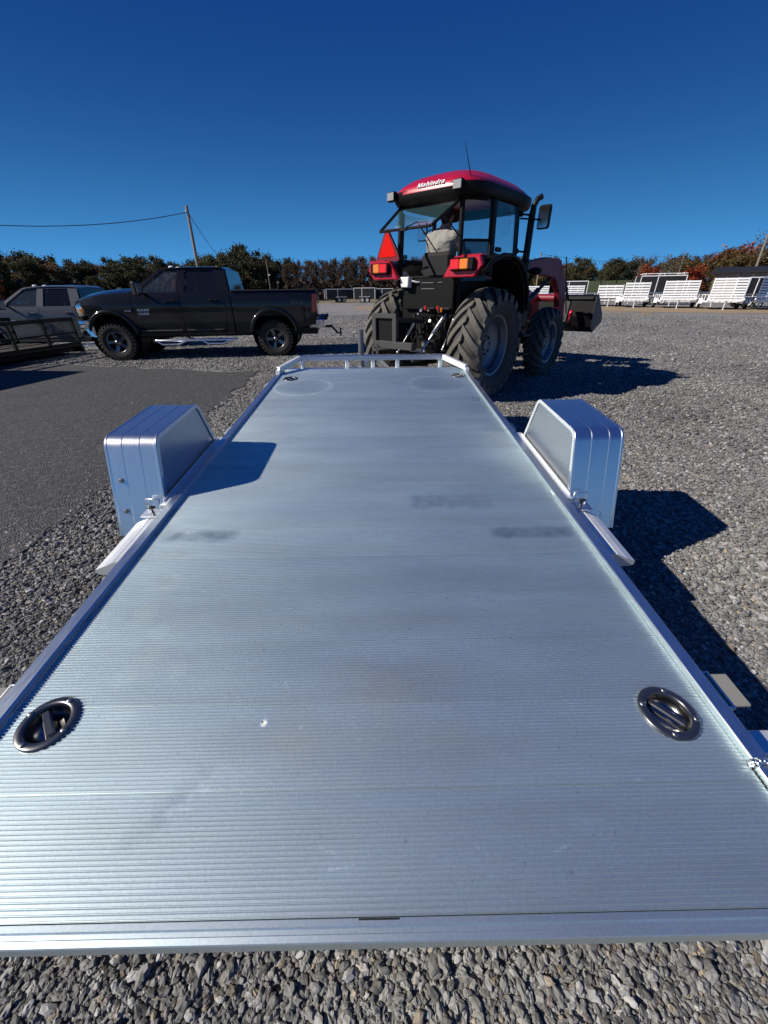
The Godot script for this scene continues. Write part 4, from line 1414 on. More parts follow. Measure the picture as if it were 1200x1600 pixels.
func loader(t: Node3D) -> void:
	for sd: int in [-1, 1]:
		var mb := MB.new()
		mb.extrude([Vector2(-0.86, 0.62), Vector2(-1.22, 0.62), Vector2(-1.25, 1.1), Vector2(-1.16, 1.72), Vector2(-0.98, 1.72), Vector2(-0.92, 1.2)], sd * 0.50, sd * 0.60, Transform3D(Basis(Vector3(0, 0, 1), Vector3(0, 1, 0), Vector3(1, 0, 0)), Vector3.ZERO), 0.008)
		put(t, "loader_mast", mb, M.black_metal)
		mb = MB.new()
		var arm := rounded([Vector2(-1.00, 1.62), Vector2(-1.02, 1.74), Vector2(-1.9, 1.845), Vector2(-2.55, 1.84), Vector2(-3.02, 1.50), Vector2(-3.30, 0.72), Vector2(-3.14, 0.66), Vector2(-2.72, 1.36), Vector2(-2.42, 1.56), Vector2(-1.9, 1.60)], [0.05, 0.05, 0.1, 0.16, 0.12, 0.05, 0.05, 0.1, 0.12, 0.1], 4)
		mb.extrude(arm, sd * 0.57, sd * 0.67, Transform3D(Basis(Vector3(0, 0, 1), Vector3(0, 1, 0), Vector3(1, 0, 0)), Vector3.ZERO), 0.010)
		put(t, "loader_arm", mb, M.maroon)
		mb = MB.new()
		mb.tube([Vector3(sd * 0.62, 1.10, -1.20), Vector3(sd * 0.62, 1.38, -1.85), Vector3(sd * 0.62, 1.38, -1.85), Vector3(sd * 0.62, 1.60, -2.42)], [0.045, 0.045, 0.026, 0.026], 12)
		put(t, "lift_cylinder", mb, M.black_metal)
		mb = MB.new()
		mb.tube([Vector3(sd * 0.62, 1.62, -2.75), Vector3(sd * 0.62, 1.38, -3.25), Vector3(sd * 0.62, 1.38, -3.25), Vector3(sd * 0.62, 1.10, -3.62)], [0.04, 0.04, 0.022, 0.022], 12)
		put(t, "tilt_cylinder", mb, M.black_metal)
		mb = MB.new()
		mb.beam(Vector3(sd * 0.62, 0.68, -3.22), Vector3(sd * 0.62, 0.78, -3.74), 0.12, 0.10, 0.01)
		mb.beam(Vector3(sd * 0.62, 1.22, -3.50), Vector3(sd * 0.62, 0.72, -3.40), 0.12, 0.06, 0.01)
		put(t, "bucket_bracket", mb, M.black_metal)
	var mb := MB.new()
	mb.tube([Vector3(-0.60, 1.26, -2.78), Vector3(0.60, 1.26, -2.78)], 0.06, 12)
	put(t, "cross_tube", mb, M.maroon)
	mb = MB.new()
	mb.tube([Vector3(0.78, 1.00, -3.0), Vector3(0.70, 1.88, -2.68)], 0.010, 6)
	put(t, "level_rod", mb, M.black_metal)
	mb = MB.new()
	mb.ball(Vector3(0.74, 0.98, -3.42), Vector3(0.045, 0.06, 0.045), 8, 6)
	mb.tube([Vector3(0.74, 0.98, -3.42), Vector3(0.72, 0.80, -3.40)], 0.016, 6)
	put(t, "red_coupler_lever", mb, M.red)
	# bucket: bent back sheet and end plates
	var prof := [Vector2(-3.86, 1.30), Vector2(-3.80, 1.26), Vector2(-3.78, 0.92), Vector2(-3.84, 0.72), Vector2(-3.98, 0.62), Vector2(-4.50, 0.80), Vector2(-4.49, 0.815), Vector2(-3.98, 0.645), Vector2(-3.86, 0.735), Vector2(-3.80, 0.92), Vector2(-3.82, 1.25), Vector2(-3.87, 1.285)]
	mb = MB.new()
	mb.extrude(prof, -1.04, 1.04, Transform3D(Basis(Vector3(0, 0, 1), Vector3(0, 1, 0), Vector3(1, 0, 0)), Vector3.ZERO))
	var bk := put(t, "bucket", mb, M.black_metal)
	for sd: int in [-1, 1]:
		mb = MB.new()
		mb.extrude([Vector2(-3.86, 1.31), Vector2(-3.79, 1.27), Vector2(-3.77, 0.92), Vector2(-3.83, 0.72), Vector2(-3.98, 0.61), Vector2(-4.52, 0.79), Vector2(-4.46, 0.92)], sd * 1.04, sd * 1.058, Transform3D(Basis(Vector3(0, 0, 1), Vector3(0, 1, 0), Vector3(1, 0, 0)), Vector3.ZERO), 0.003)
		put(bk, "end_plate", mb, M.dark_iron)
	mb = MB.new()
	mb.beam(Vector3(-1.0, 1.24, -3.77), Vector3(1.0, 1.24, -3.77), 0.03, 0.05, 0.004)
	put(bk, "top_bar", mb, M.dark_iron)

# distance to a tapered capsule
func cap_d(p: Vector3, a: Vector3, b: Vector3, ra: float, rb: float) -> float:
	var ab := b - a
	var t := clampf((p - a).dot(ab) / maxf(ab.length_squared(), 1e-9), 0.0, 1.0)
	return p.distance_to(a + ab * t) - lerpf(ra, rb, t)

# surface nets over a field of tapered capsules [a, b, ra, rb, colour]; near bones only
func flesh(mb: MB, bones: Array, cell: float, k: float) -> void:
	var lo := Vector3.INF
	var hi := -Vector3.INF
	for b in bones:
		var r: float = maxf(b[2], b[3]) + cell * 2.0 + k
		for q in [b[0], b[1]]:
			lo = lo.min((q as Vector3) - Vector3.ONE * r)
			hi = hi.max((q as Vector3) + Vector3.ONE * r)
	var nx := int((hi.x - lo.x) / cell) + 2
	var ny := int((hi.y - lo.y) / cell) + 2
	var nz := int((hi.z - lo.z) / cell) + 2
	var f := PackedFloat32Array()
	f.resize(nx * ny * nz)
	f.fill(1.0)
	var sumc := {}
	for b in bones:
		var r: float = maxf(b[2], b[3]) + cell * 2.0 + k * 1.5
		var l := (((b[0] as Vector3).min(b[1]) - Vector3.ONE * r - lo) / cell).floor()
		var h := (((b[0] as Vector3).max(b[1]) + Vector3.ONE * r - lo) / cell).ceil()
		for z in range(maxi(0, int(l.z)), mini(nz - 1, int(h.z)) + 1):
			for y in range(maxi(0, int(l.y)), mini(ny - 1, int(h.y)) + 1):
				for x in range(maxi(0, int(l.x)), mini(nx - 1, int(h.x)) + 1):
					var i := (z * ny + y) * nx + x
					var d := cap_d(lo + Vector3(x, y, z) * cell, b[0], b[1], b[2], b[3])
					var o := f[i]
					var m := maxf(k - absf(o - d), 0.0) / k
					f[i] = minf(o, d) - m * m * k * 0.25
	var verts := {}
	for z in nz - 1:
		for y in ny - 1:
			for x in nx - 1:
				var i := (z * ny + y) * nx + x
				if absf(f[i]) > cell * 2.5:
					continue
				var c := Vector3()
				var n := 0
				for e in [[0, 1, 0], [0, 2, 1], [0, 4, 2], [1, 3, 1], [1, 5, 2], [2, 3, 0], [2, 6, 2], [3, 7, 2], [4, 5, 0], [4, 6, 1], [5, 7, 1], [6, 7, 0]]:
					var pa := Vector3(e[0] & 1, (e[0] >> 1) & 1, e[0] >> 2)
					var pb := Vector3(e[1] & 1, (e[1] >> 1) & 1, e[1] >> 2)
					var va := f[i + int(pa.x) + int(pa.y) * nx + int(pa.z) * nx * ny]
					var vb := f[i + int(pb.x) + int(pb.y) * nx + int(pb.z) * nx * ny]
					if (va < 0.0) != (vb < 0.0):
						c += pa.lerp(pb, va / (va - vb))
						n += 1
				if n > 0:
					verts[i] = lo + (Vector3(x, y, z) + c / n) * cell
	var tint := func(p: Vector3) -> Color:
		var best := 1e9
		var cc := Color.WHITE
		for b in bones:
			var d := cap_d(p, b[0], b[1], b[2], b[3])
			if d < best:
				best = d
				cc = b[4]
		return cc
	mb.sm(1)
	var st := [1, nx, nx * ny]
	for i in verts:
		for ax in 3:
			var j: int = i + st[ax]
			if j >= f.size() or (f[i] < 0.0) == (f[j] < 0.0):
				continue
			var b: int = st[(ax + 1) % 3]
			var c: int = st[(ax + 2) % 3]
			if not (verts.has(i - b) and verts.has(i - c) and verts.has(i - b - c)):
				continue
			var o := Vector3()
			o[ax] = 1.0 if f[i] < 0.0 else -1.0
			mb.col = tint.call(verts[i])
			mb.quad(verts[i], verts[i - b], verts[i - b - c], verts[i - c], o)
	mb.sm(-1)

func driver() -> void:
	var t := thing("person", "seated person in light grey shirt driving the red tractor, back to the camera", "person", at(TRACTOR_AT.x, 0, TRACTOR_AT.z, TRACTOR_TURN) * Transform3D(Basis(), Vector3(0.14, -0.035, 0.29)))
	var shirt := Color(0.31, 0.30, 0.275)
	var jean := Color(0.045, 0.065, 0.11)
	var skin := Color(0.42, 0.22, 0.15)
	var hair := Color(0.012, 0.010, 0.009)
	var boot := Color(0.05, 0.03, 0.02)
	var x := -0.08
	var b := []
	# trunk, shoulders, neck
	for e in [
		[Vector3(x - 0.08, 1.64, -0.14), Vector3(x + 0.08, 1.64, -0.14), 0.125, 0.125, jean],
		[Vector3(x, 1.70, -0.12), Vector3(x, 1.93, -0.06), 0.118, 0.135, shirt], [Vector3(x - 0.07, 1.74, -0.11), Vector3(x - 0.09, 1.98, -0.06), 0.11, 0.11, shirt], [Vector3(x + 0.07, 1.74, -0.11), Vector3(x + 0.09, 1.98, -0.06), 0.11, 0.11, shirt],
		[Vector3(x - 0.18, 2.04, -0.06), Vector3(x + 0.18, 2.04, -0.06), 0.066, 0.066, shirt], [Vector3(x - 0.08, 2.085, -0.06), Vector3(x + 0.08, 2.085, -0.06), 0.055, 0.055, shirt],
		[Vector3(x, 2.08, -0.07), Vector3(x + 0.01, 2.18, -0.10), 0.056, 0.052, skin]]:
		b.append(e)
	for s: int in [-1, 1]:
		var el := Vector3(x + s * 0.29, 1.80, -0.22)
		var wr := Vector3(x + s * 0.17, 1.86, -0.44)
		b.append([Vector3(x + s * 0.19, 2.03, -0.07), el, 0.064, 0.050, shirt])
		b.append([el, el.lerp(wr, 0.35), 0.050, 0.046, shirt])
		b.append([el.lerp(wr, 0.35), wr, 0.040, 0.028, skin])
		var kn := Vector3(x + s * 0.13, 1.62, -0.58)
		var an := Vector3(x + s * 0.14, 1.27, -0.53)
		b.append([Vector3(x + s * 0.09, 1.64, -0.16), kn, 0.088, 0.064, jean])
		b.append([kn, an, 0.062, 0.045, jean])
		b.append([an + Vector3(0, -0.04, 0.03), an + Vector3(0, -0.045, -0.14), 0.042, 0.036, boot])
	var mb := MB.new()
	flesh(mb, b, 0.014, 0.028)
	# hands closed on the wheel
	for s: int in [-1, 1]:
		var wr := Vector3(x + s * 0.17, 1.86, -0.44)
		var hb := []
		var dirf := Vector3(-s * 0.10, 0.0, -1.0).normalized()
		var acr := Vector3(0, 0.85, -0.4).normalized()
		var inn := Vector3(s * 0.5, -0.4, 0.0).normalized() * -1.0
		hb.append([wr, wr + dirf * 0.05, 0.026, 0.026, skin])
		for q in 4:
			var base := wr + dirf * 0.075 + acr * (q - 1.5) * 0.019
			var ln := [0.036, 0.040, 0.038, 0.030][q] as float
			hb.append([wr + dirf * 0.02 + acr * (q - 1.5) * 0.012, base, 0.014, 0.0095, skin])
			hb.append([base, base + (dirf * 0.7 - inn * -0.6).normalized() * ln, 0.0095, 0.009, skin])
			var k1: Vector3 = base + (dirf * 0.7 + inn * 0.6).normalized() * ln
			hb.append([base, k1, 0.0095, 0.0088, skin])
			hb.append([k1, k1 + (inn - dirf * 0.5).normalized() * ln * 0.7, 0.0088, 0.008, skin])
		var th := wr + dirf * 0.03 + acr * 0.030
		hb.append([th, th + (acr * 0.6 + inn * 0.7 + dirf * 0.4).normalized() * 0.035, 0.013, 0.010, skin])
		hb.append([th + (acr * 0.6 + inn * 0.7 + dirf * 0.4).normalized() * 0.035, th + (acr * 0.4 + inn * 1.0 + dirf * 0.6).normalized() * 0.062, 0.010, 0.0085, skin])
		flesh(mb, hb, 0.0055, 0.008)
	# head: skull, face, nose, ears
	var hc := Vector3(x + 0.015, 2.245, -0.125)
	var hd := []
	hd.append([hc + Vector3(0, 0.025, 0.015), hc + Vector3(0, 0.030, -0.02), 0.082, 0.080, skin])
	hd.append([hc + Vector3(0, -0.055, -0.035), hc + Vector3(0, -0.068, -0.062), 0.052, 0.036, skin])
	hd.append([hc + Vector3(0, 0.0, -0.098), hc + Vector3(0, -0.025, -0.112), 0.010, 0.014, skin])
	hd.append([hc + Vector3(-0.02, -0.052, -0.095), hc + Vector3(0.02, -0.052, -0.095), 0.008, 0.008, Color(0.35, 0.13, 0.10)])
	for s: int in [-1, 1]:
		hd.append([hc + Vector3(s * 0.078, 0.012, 0.0), hc + Vector3(s * 0.080, -0.022, -0.006), 0.015, 0.010, skin])
		hd.append([hc + Vector3(s * 0.030, 0.004, -0.088), hc + Vector3(s * 0.032, 0.004, -0.088), 0.012, 0.012, Color(0.6, 0.58, 0.55)])
	flesh(mb, hd, 0.007, 0.015)
	put(t, "body", mb, M.cloth)
	# short dark hair over the back and crown
	mb = MB.new()
	hd = [[hc + Vector3(0, 0.040, 0.022), hc + Vector3(0, 0.050, -0.02), 0.088, 0.084, hair], [hc + Vector3(0, -0.01, 0.045), hc + Vector3(0, -0.045, 0.040), 0.058, 0.046, hair]]
	flesh(mb, hd, 0.008, 0.02)
	put(t, "hair", mb, M.painted)
	mb = MB.new()
	mb.extrude(rounded([Vector2(-0.075, -0.05), Vector2(0.075, -0.05), Vector2(0.085, 0.06), Vector2(-0.085, 0.06)], 0.04), 0.0, -0.10, Transform3D(Basis(Vector3.RIGHT, deg_to_rad(-82)), hc + Vector3(0, 0.055, -0.09)), 0.004)
	put(t, "cap_brim", mb, M.black_plastic)

# half width of the truck at a height, and how the nose draws in
func truck_w(z: float, y: float) -> float:
	var w := 0.985
	if y < 0.75:
		w -= 0.05 * pow((0.75 - y) / 0.35, 2.0)
	elif y < 1.20:
		w -= 0.0
	elif y < 1.44:
		w -= 0.055 * pow((y - 1.20) / 0.24, 1.6)
	else:
		w -= 0.055 + 0.205 * (y - 1.44) / 0.46
	w += 0.012 * exp(-pow((y - 1.14) / 0.035, 2.0))
	if z < -1.9:
		w -= 0.22 * pow((-1.9 - z) / 0.8, 2.0)
	if z > 2.6:
		w -= 0.03 * (z - 2.6)
	return w

func pickup(called: String, label: String, xf: Transform3D, paint: Material, detail := true) -> Node3D:
	var t := thing(called, label, "pickup truck", xf, "grey crew cab pickups parked at the left")
	var mb: MB
	var cell := Vector2(0.14, 0.075)
	var rad := 0.545
	var wy := 0.41
	for sd: int in [-1, 1]:
		var map := func(q: Vector2) -> Vector3: return Vector3(sd * truck_w(q.x, q.y), q.y, q.x)
		var out := Vector3(sd, 0, 0)
		var side := func(nm: String, poly: Array, m: Material, parent: Node = t) -> MeshInstance3D:
			var b := MB.new()
			b.panel(poly, cell, map, out, 0.025)
			return put(parent, nm, b, m)
		# front wing with the arch cut out
		var wing := [Vector2(-1.285, 0.62), Vector2(-1.285, 1.435), Vector2(-1.50, 1.425), Vector2(-2.0, 1.385), Vector2(-2.36, 1.315), Vector2(-2.45, 1.22), Vector2(-2.30, 0.98), Vector2(-2.36, 0.92)]
		wing.append_array(arc(-1.85, wy + 0.10, rad, 160, 22, 16))
		side.call("front_wing", wing, paint)
		var fd: MeshInstance3D = side.call("front_door", rounded([Vector2(-1.275, 0.62), Vector2(-1.275, 1.435), Vector2(-0.215, 1.435), Vector2(-0.215, 0.62)], [0.05, 0.0, 0.0, 0.05]), paint)
		var rd: MeshInstance3D = side.call("rear_door", rounded([Vector2(-0.205, 0.62), Vector2(-0.205, 1.435), Vector2(0.80, 1.435), Vector2(0.80, 1.05), Vector2(0.72, 0.62)], [0.05, 0.0, 0.0, 0.2, 0.06]), paint)
		side.call("cab_corner", [Vector2(0.81, 1.06), Vector2(0.81, 1.435), Vector2(0.93, 1.435), Vector2(0.93, 0.60), Vector2(0.735, 0.60)], paint)
		side.call("sill", [Vector2(-1.27, 0.53), Vector2(-1.27, 0.61), Vector2(0.90, 0.59), Vector2(0.90, 0.53)], paint)
		var bed := [Vector2(0.955, 0.58), Vector2(0.955, 1.44), Vector2(2.90, 1.455), Vector2(2.93, 1.10), Vector2(2.88, 0.72)]
		bed.append_array(arc(1.86, wy + 0.10, rad, 12, 168, 16))
		bed.append(Vector2(1.30, 0.58))
		var bs: MeshInstance3D = side.call("bed_side", bed, paint)
		# window frames
		side.call("windscreen_pillar", [Vector2(-1.29, 1.437), Vector2(-0.66, 1.845), Vector2(-0.52, 1.905), Vector2(-0.44, 1.875), Vector2(-0.60, 1.815), Vector2(-1.02, 1.53), Vector2(-1.07, 1.437)], paint)
		side.call("roof_rail", [Vector2(-0.52, 1.905), Vector2(-0.30, 1.925), Vector2(0.80, 1.93), Vector2(0.86, 1.88), Vector2(0.62, 1.868), Vector2(-0.17, 1.87), Vector2(-0.44, 1.875)], paint)
		side.call("door_pillar", [Vector2(-0.265, 1.437), Vector2(-0.185, 1.87), Vector2(-0.03, 1.87), Vector2(-0.085, 1.437)], paint)
		side.call("rear_pillar", [Vector2(0.655, 1.437), Vector2(0.615, 1.868), Vector2(0.86, 1.88), Vector2(0.92, 1.437)], paint)
		var inner := func(q: Vector2) -> Vector3: return Vector3(sd * (truck_w(q.x, q.y) - 0.02), q.y, q.x)
		for e in [["front_window", [Vector2(-1.08, 1.43), Vector2(-1.02, 1.53), Vector2(-0.60, 1.815), Vector2(-0.44, 1.876), Vector2(-0.17, 1.872), Vector2(-0.265, 1.43)], M.glass_tint, fd], ["rear_window", [Vector2(-0.09, 1.43), Vector2(-0.02, 1.872), Vector2(0.62, 1.87), Vector2(0.66, 1.43)], M.glass_dark, rd]]:
			mb = MB.new()
			mb.panel(e[1], cell, inner, out)
			put(e[3], e[0], mb, e[2])
		for e in [[fd, -0.40], [rd, 0.56]]:
			mb = MB.new()
			mb.box(Vector3(sd * (truck_w(e[1], 1.27) + 0.022), 1.275, e[1]), Vector3(0.03, 0.045, 0.22), 0.012)
			put(e[0], "handle", mb, paint)
		# arch flares
		for e in [[-1.85, 168, 10], [1.86, 172, 8]]:
			mb = MB.new()
			var p := []
			for q in arc(e[0], wy + 0.10, rad + 0.005, e[1], e[2], 18):
				p.append(Vector3(sd * (truck_w(q.x, q.y) + 0.012), q.y, q.x))
			mb.tube(p, 0.048, 8)
			put(t, "arch_flare", mb, paint)
			mb = MB.new()
			mb.lathe([Vector2(rad, 0.0), Vector2(rad, 0.55), Vector2(0.0, 0.551)], 24, Transform3D(Basis(Vector3(0, 1, 0), Vector3(-sd, 0, 0), Vector3(0, 0, 1)), Vector3(sd * 0.93, wy + 0.10, e[0])))
			put(t, "arch_liner", mb, M.trim_black)
		# mouldings, badges
		mb = MB.new()
		mb.beam(Vector3(sd * 0.985, 0.645, -1.22), Vector3(sd * 0.985, 0.645, -0.28), 0.02, 0.022, 0.006)
		mb.beam(Vector3(sd * 0.985, 0.645, -0.18), Vector3(sd * 0.985, 0.645, 0.66), 0.02, 0.022, 0.006)
		put(t, "door_moulding", mb, M.decal_grey)
		var by := deg_to_rad(sd * 90.0)
		text_part(t, "badge", "RAM", 0.062, Transform3D(Basis(Vector3.UP, by), Vector3(sd * 0.985, 1.085, -1.06)), M.badge, 0.012, "Droid Sans", 1.5)
		text_part(t, "badge", "2500", 0.050, Transform3D(Basis(Vector3.UP, by), Vector3(sd * 0.988, 1.005, -1.06)), M.badge, 0.012, "Droid Sans", 1.7)
		text_part(t, "badge", "HEMI", 0.030, Transform3D(Basis(Vector3.UP, by), Vector3(sd * 0.982, 1.07, -1.40)), M.badge, 0.012, "Droid Sans", 1.4)
		text_part(bs, "decal", "4x4", 0.085, Transform3D(Basis(Vector3.UP, by), Vector3(sd * 0.988, 1.20, 2.47)), M.trim_grey, 0.004, "Droid Sans", 1.7)
		# running board with two hoop steps
		mb = MB.new()
		mb.tube([Vector3(sd * 0.93, 0.42, -1.02), Vector3(sd * 0.99, 0.425, -0.92), Vector3(sd * 0.99, 0.425, 0.84), Vector3(sd * 0.93, 0.42, 0.94)], 0.032, 10)
		for z0 in [-0.95, 0.10]:
			mb.tube([Vector3(sd * 1.0, 0.42, z0), Vector3(sd * 1.03, 0.345, z0 + 0.14), Vector3(sd * 1.03, 0.345, z0 + 0.52), Vector3(sd * 1.0, 0.42, z0 + 0.70)], 0.020, 8)
		put(t, "running_board", mb, M.alu_bright)
		# mirror with its folding arm
		mb = MB.new()
		mb.extrude(rounded([Vector2(-0.11, -0.13), Vector2(0.11, -0.13), Vector2(0.11, 0.15), Vector2(-0.11, 0.15)], 0.04), -0.07, 0.02, Transform3D(Basis(Vector3.UP, deg_to_rad(sd * 8)), Vector3(sd * 1.17, 1.50, -0.98)), 0.02)
		mb.beam(Vector3(sd * 0.90, 1.45, -1.02), Vector3(sd * 1.09, 1.46, -1.0), 0.05, 0.045, 0.01)
		var mr := put(t, "wing_mirror", mb, M.trim_black)
		mb = MB.new()
		mb.box(Vector3(sd * 1.17, 1.505, -0.952), Vector3(0.17, 0.22, 0.006), 0.002, Basis(Vector3.UP, deg_to_rad(sd * 8)))
		put(mr, "mirror_face", mb, M.chrome)
		# lamps
		mb = MB.new()
		mb.panel([Vector2(-2.30, 0.98), Vector2(-2.45, 1.22), Vector2(-2.57, 1.20), Vector2(-2.58, 0.97)], Vector2(0.06, 0.06), func(q): return Vector3(sd * truck_w(q.x, q.y), q.y, q.x), out, 0.03)
		mb.quad(Vector3(sd * truck_w(-2.56, 1.18), 1.18, -2.56), Vector3(sd * truck_w(-2.58, 0.97), 0.97, -2.58), Vector3(sd * 0.52, 0.98, -2.74), Vector3(sd * 0.52, 1.17, -2.71), Vector3(0, 0, -1))
		var hl := put(t, "headlamp", mb, M.chrome)
		mb = MB.new()
		mb.box(Vector3(sd * (truck_w(-2.43, 1.08) + 0.004), 1.085, -2.43), Vector3(0.02, 0.10, 0.06), 0.008)
		put(hl, "amber_marker", mb, M.lens_amber)
		mb = MB.new()
		mb.extrude(rounded([Vector2(2.80, 0.98), Vector2(2.925, 0.98), Vector2(2.945, 1.36), Vector2(2.84, 1.36)], 0.02), sd * 0.80, sd * 0.988, Transform3D(Basis(Vector3(0, 0, 1), Vector3(0, 1, 0), Vector3(1, 0, 0)), Vector3.ZERO), 0.008)
		put(t, "tail_lamp", mb, M.lens_dark_red)
		for e in [[-1.85, "front_wheel"], [1.86, "rear_wheel"]]:
			var w := road_wheel(t, e[1], 0.41, 0.232, 0.29, 5, M.wheel_alloy, sd, 30 if detail else 0)
			w.position = Vector3(sd * 0.845, 0.41, e[0])
			w.rotation.x = 0.3 + float(e[0])
	# bonnet
	var rings := []
	for e in [[-1.30, 1.455, 0.88], [-1.6, 1.452, 0.885], [-2.0, 1.415, 0.87], [-2.35, 1.355, 0.82], [-2.58, 1.29, 0.72], [-2.70, 1.20, 0.60]]:
		var ring := []
		for k in 17:
			var u := -1.0 + k / 8.0
			ring.append(Vector3(u * (e[2] + 0.045), e[1] + 0.055 * (1.0 - pow(absf(u), 3.0)) + 0.022 * exp(-pow((absf(u) - 0.5) / 0.10, 2.0)) - 0.035 * pow(absf(u), 6.0), e[0]))
		rings.append(ring)
	mb = MB.new()
	mb.loft(rings, false, false, 1, Vector3(0, 0.2, -1.9))
	put(t, "bonnet", mb, paint)
	# grille and bumpers
	mb = MB.new()
	mb.extrude([Vector2(-0.58, 0.86), Vector2(0.58, 0.86), Vector2(0.60, 1.17), Vector2(-0.60, 1.17)], -2.76, -2.62, Transform3D(), 0.02)
	var gr := put(t, "grille", mb, M.trim_black)
	mb = MB.new()
	mb.beam(Vector3(-0.56, 1.02, -2.775), Vector3(0.56, 1.02, -2.775), 0.03, 0.08, 0.01)
	mb.beam(Vector3(0, 0.87, -2.775), Vector3(0, 1.16, -2.775), 0.10, 0.03, 0.01)
	put(gr, "crossbar", mb, M.chrome)
	mb = MB.new()
	var fb := []
	for k in 15:
		var u := -1.0 + k / 7.0
		var z := -2.86 + 0.42 * pow(absf(u), 3.5)
		fb.append([Vector3(u * 0.97, 0.89, z + 0.03), Vector3(u * 0.975, 0.86, z), Vector3(u * 0.975, 0.70, z - 0.01), Vector3(u * 0.97, 0.56, z + 0.06), Vector3(u * 0.93, 0.52, z + 0.16), Vector3(u * 0.93, 0.80, z + 0.16)])
	mb.loft(fb)
	put(t, "front_bumper", mb, M.chrome)
	mb = MB.new()
	mb.box(Vector3(0, 0.735, 3.04), Vector3(1.90, 0.20, 0.16), 0.04)
	mb.box(Vector3(-0.93, 0.735, 2.86), Vector3(0.08, 0.20, 0.34), 0.03)
	mb.box(Vector3(0.93, 0.735, 2.86), Vector3(0.08, 0.20, 0.34), 0.03)
	put(t, "rear_bumper", mb, M.chrome)
	mb = MB.new()
	mb.box(Vector3(0, 0.845, 3.03), Vector3(1.86, 0.024, 0.17), 0.008)
	mb.tube([Vector3(-0.55, 0.80, 3.13), Vector3(-0.5, 0.86, 3.15), Vector3(0.5, 0.86, 3.15), Vector3(0.55, 0.80, 3.13)], 0.03, 8)
	put(t, "bumper_pad", mb, M.trim_black)
	mb = MB.new()
	mb.beam(Vector3(0, 0.60, 2.9), Vector3(0, 0.60, 3.24), 0.06, 0.06, 0.005)
	mb.beam(Vector3(0, 0.62, 3.22), Vector3(0, 0.44, 3.40), 0.06, 0.05, 0.005)
	mb.beam(Vector3(0, 0.43, 3.36), Vector3(0, 0.43, 3.52), 0.06, 0.03, 0.005)
	mb.tube([Vector3(0, 0.36, 3.48), Vector3(0, 0.50, 3.48)], 0.02, 8)
	mb.ball(Vector3(0, 0.52, 3.48), Vector3.ONE * 0.03, 10, 6)
	put(t, "hitch_ball_mount", mb, M.black_metal)
	# tailgate and bed
	mb = MB.new()
	mb.box(Vector3(0, 1.15, 2.91), Vector3(1.60, 0.60, 0.05), 0.015)
	put(t, "tailgate", mb, paint)
	mb = MB.new()
	mb.box(Vector3(0, 1.457, 2.90), Vector3(1.9, 0.03, 0.10), 0.01)
	for sd: int in [-1, 1]:
		mb.box(Vector3(sd * 0.90, 1.452, 1.93), Vector3(0.12, 0.03, 1.92), 0.01)
	put(t, "bed_cap", mb, M.trim_black)
	mb = MB.new()
	mb.box(Vector3(0, 0.92, 1.92), Vector3(1.6, 0.03, 1.9))
	mb.box(Vector3(0, 1.16, 0.97), Vector3(1.7, 0.5, 0.03))
	for sd: int in [-1, 1]:
		mb.box(Vector3(sd * 0.83, 1.17, 1.92), Vector3(0.03, 0.5, 1.9))
	put(t, "bed_liner", mb, M.trim_black)
	# roof, glass
	rings = []
	for e in [[-0.60, 1.858, 0.745], [-0.40, 1.915, 0.735], [0.0, 1.938, 0.73], [0.5, 1.938, 0.73], [0.80, 1.922, 0.735], [0.90, 1.88, 0.75]]:
		var ring := []
		for k in 13:
			var u := -1.0 + k / 6.0
			ring.append(Vector3(u * (e[2] + 0.015), e[1] + 0.022 * (1.0 - u * u) - 0.022 * pow(absf(u), 8.0), e[0]))
		rings.append(ring)
	mb = MB.new()
	mb.loft(rings, false, false, 1, Vector3(0, 1.2, 0.2))
	var roof := put(t, "roof", mb, paint)
	for k in 3:
		mb = MB.new()
		mb.ball(Vector3(-0.45 + k * 0.45, 1.945, -0.38), Vector3(0.05, 0.028, 0.07), 12, 6)
		put(roof, "clearance_lamp", mb, M.white_paint)
	mb = MB.new()
	mb.quad(Vector3(-0.90, 1.45, -1.27), Vector3(0.90, 1.45, -1.27), Vector3(0.74, 1.86, -0.62), Vector3(-0.74, 1.86, -0.62), Vector3(0, 1, -1))
	put(t, "windscreen", mb, M.glass_tint)
	mb = MB.new()
	mb.quad(Vector3(-0.84, 1.45, 0.945), Vector3(0.84, 1.45, 0.945), Vector3(0.72, 1.89, 0.885), Vector3(-0.72, 1.89, 0.885), Vector3(0, 0, 1))
	put(t, "back_window", mb, M.glass_dark)
	mb = MB.new()
	mb.box(Vector3(0, 1.16, 0.94), Vector3(1.86, 0.58, 0.02))
	put(t, "cab_back", mb, paint)
	# inside
	mb = MB.new()
	mb.box(Vector3(0, 0.80, -0.2), Vector3(1.75, 0.5, 2.1))
	mb.box(Vector3(0, 1.28, -1.05), Vector3(1.7, 0.34, 0.36), 0.06)
	mb.box(Vector3(0, 1.3, 0.80), Vector3(1.6, 0.75, 0.12), 0.03)
	put(t, "cab_interior", mb, M.interior)
	for sx in [-0.42, 0.42]:
		mb = MB.new()
		mb.box(Vector3(sx, 1.28, -0.12), Vector3(0.52, 0.62, 0.14), 0.05, Basis(Vector3.RIGHT, 0.18))
		mb.box(Vector3(sx, 1.66, -0.05), Vector3(0.28, 0.18, 0.10), 0.04, Basis(Vector3.RIGHT, 0.1))
		put(t, "seat", mb, M.interior)
	mb = MB.new()
	var circ := []
	for k in 25:
		circ.append(Vector3(-0.42, 1.47, -0.66) + Basis(Vector3.RIGHT, 0.45) * Vector3(cos(TAU * k / 24) * 0.19, sin(TAU * k / 24) * 0.19, 0))
	mb.tube(circ, 0.016, 8, false)
	put(t, "steering_wheel", mb, M.interior)
	# underside
	mb = MB.new()
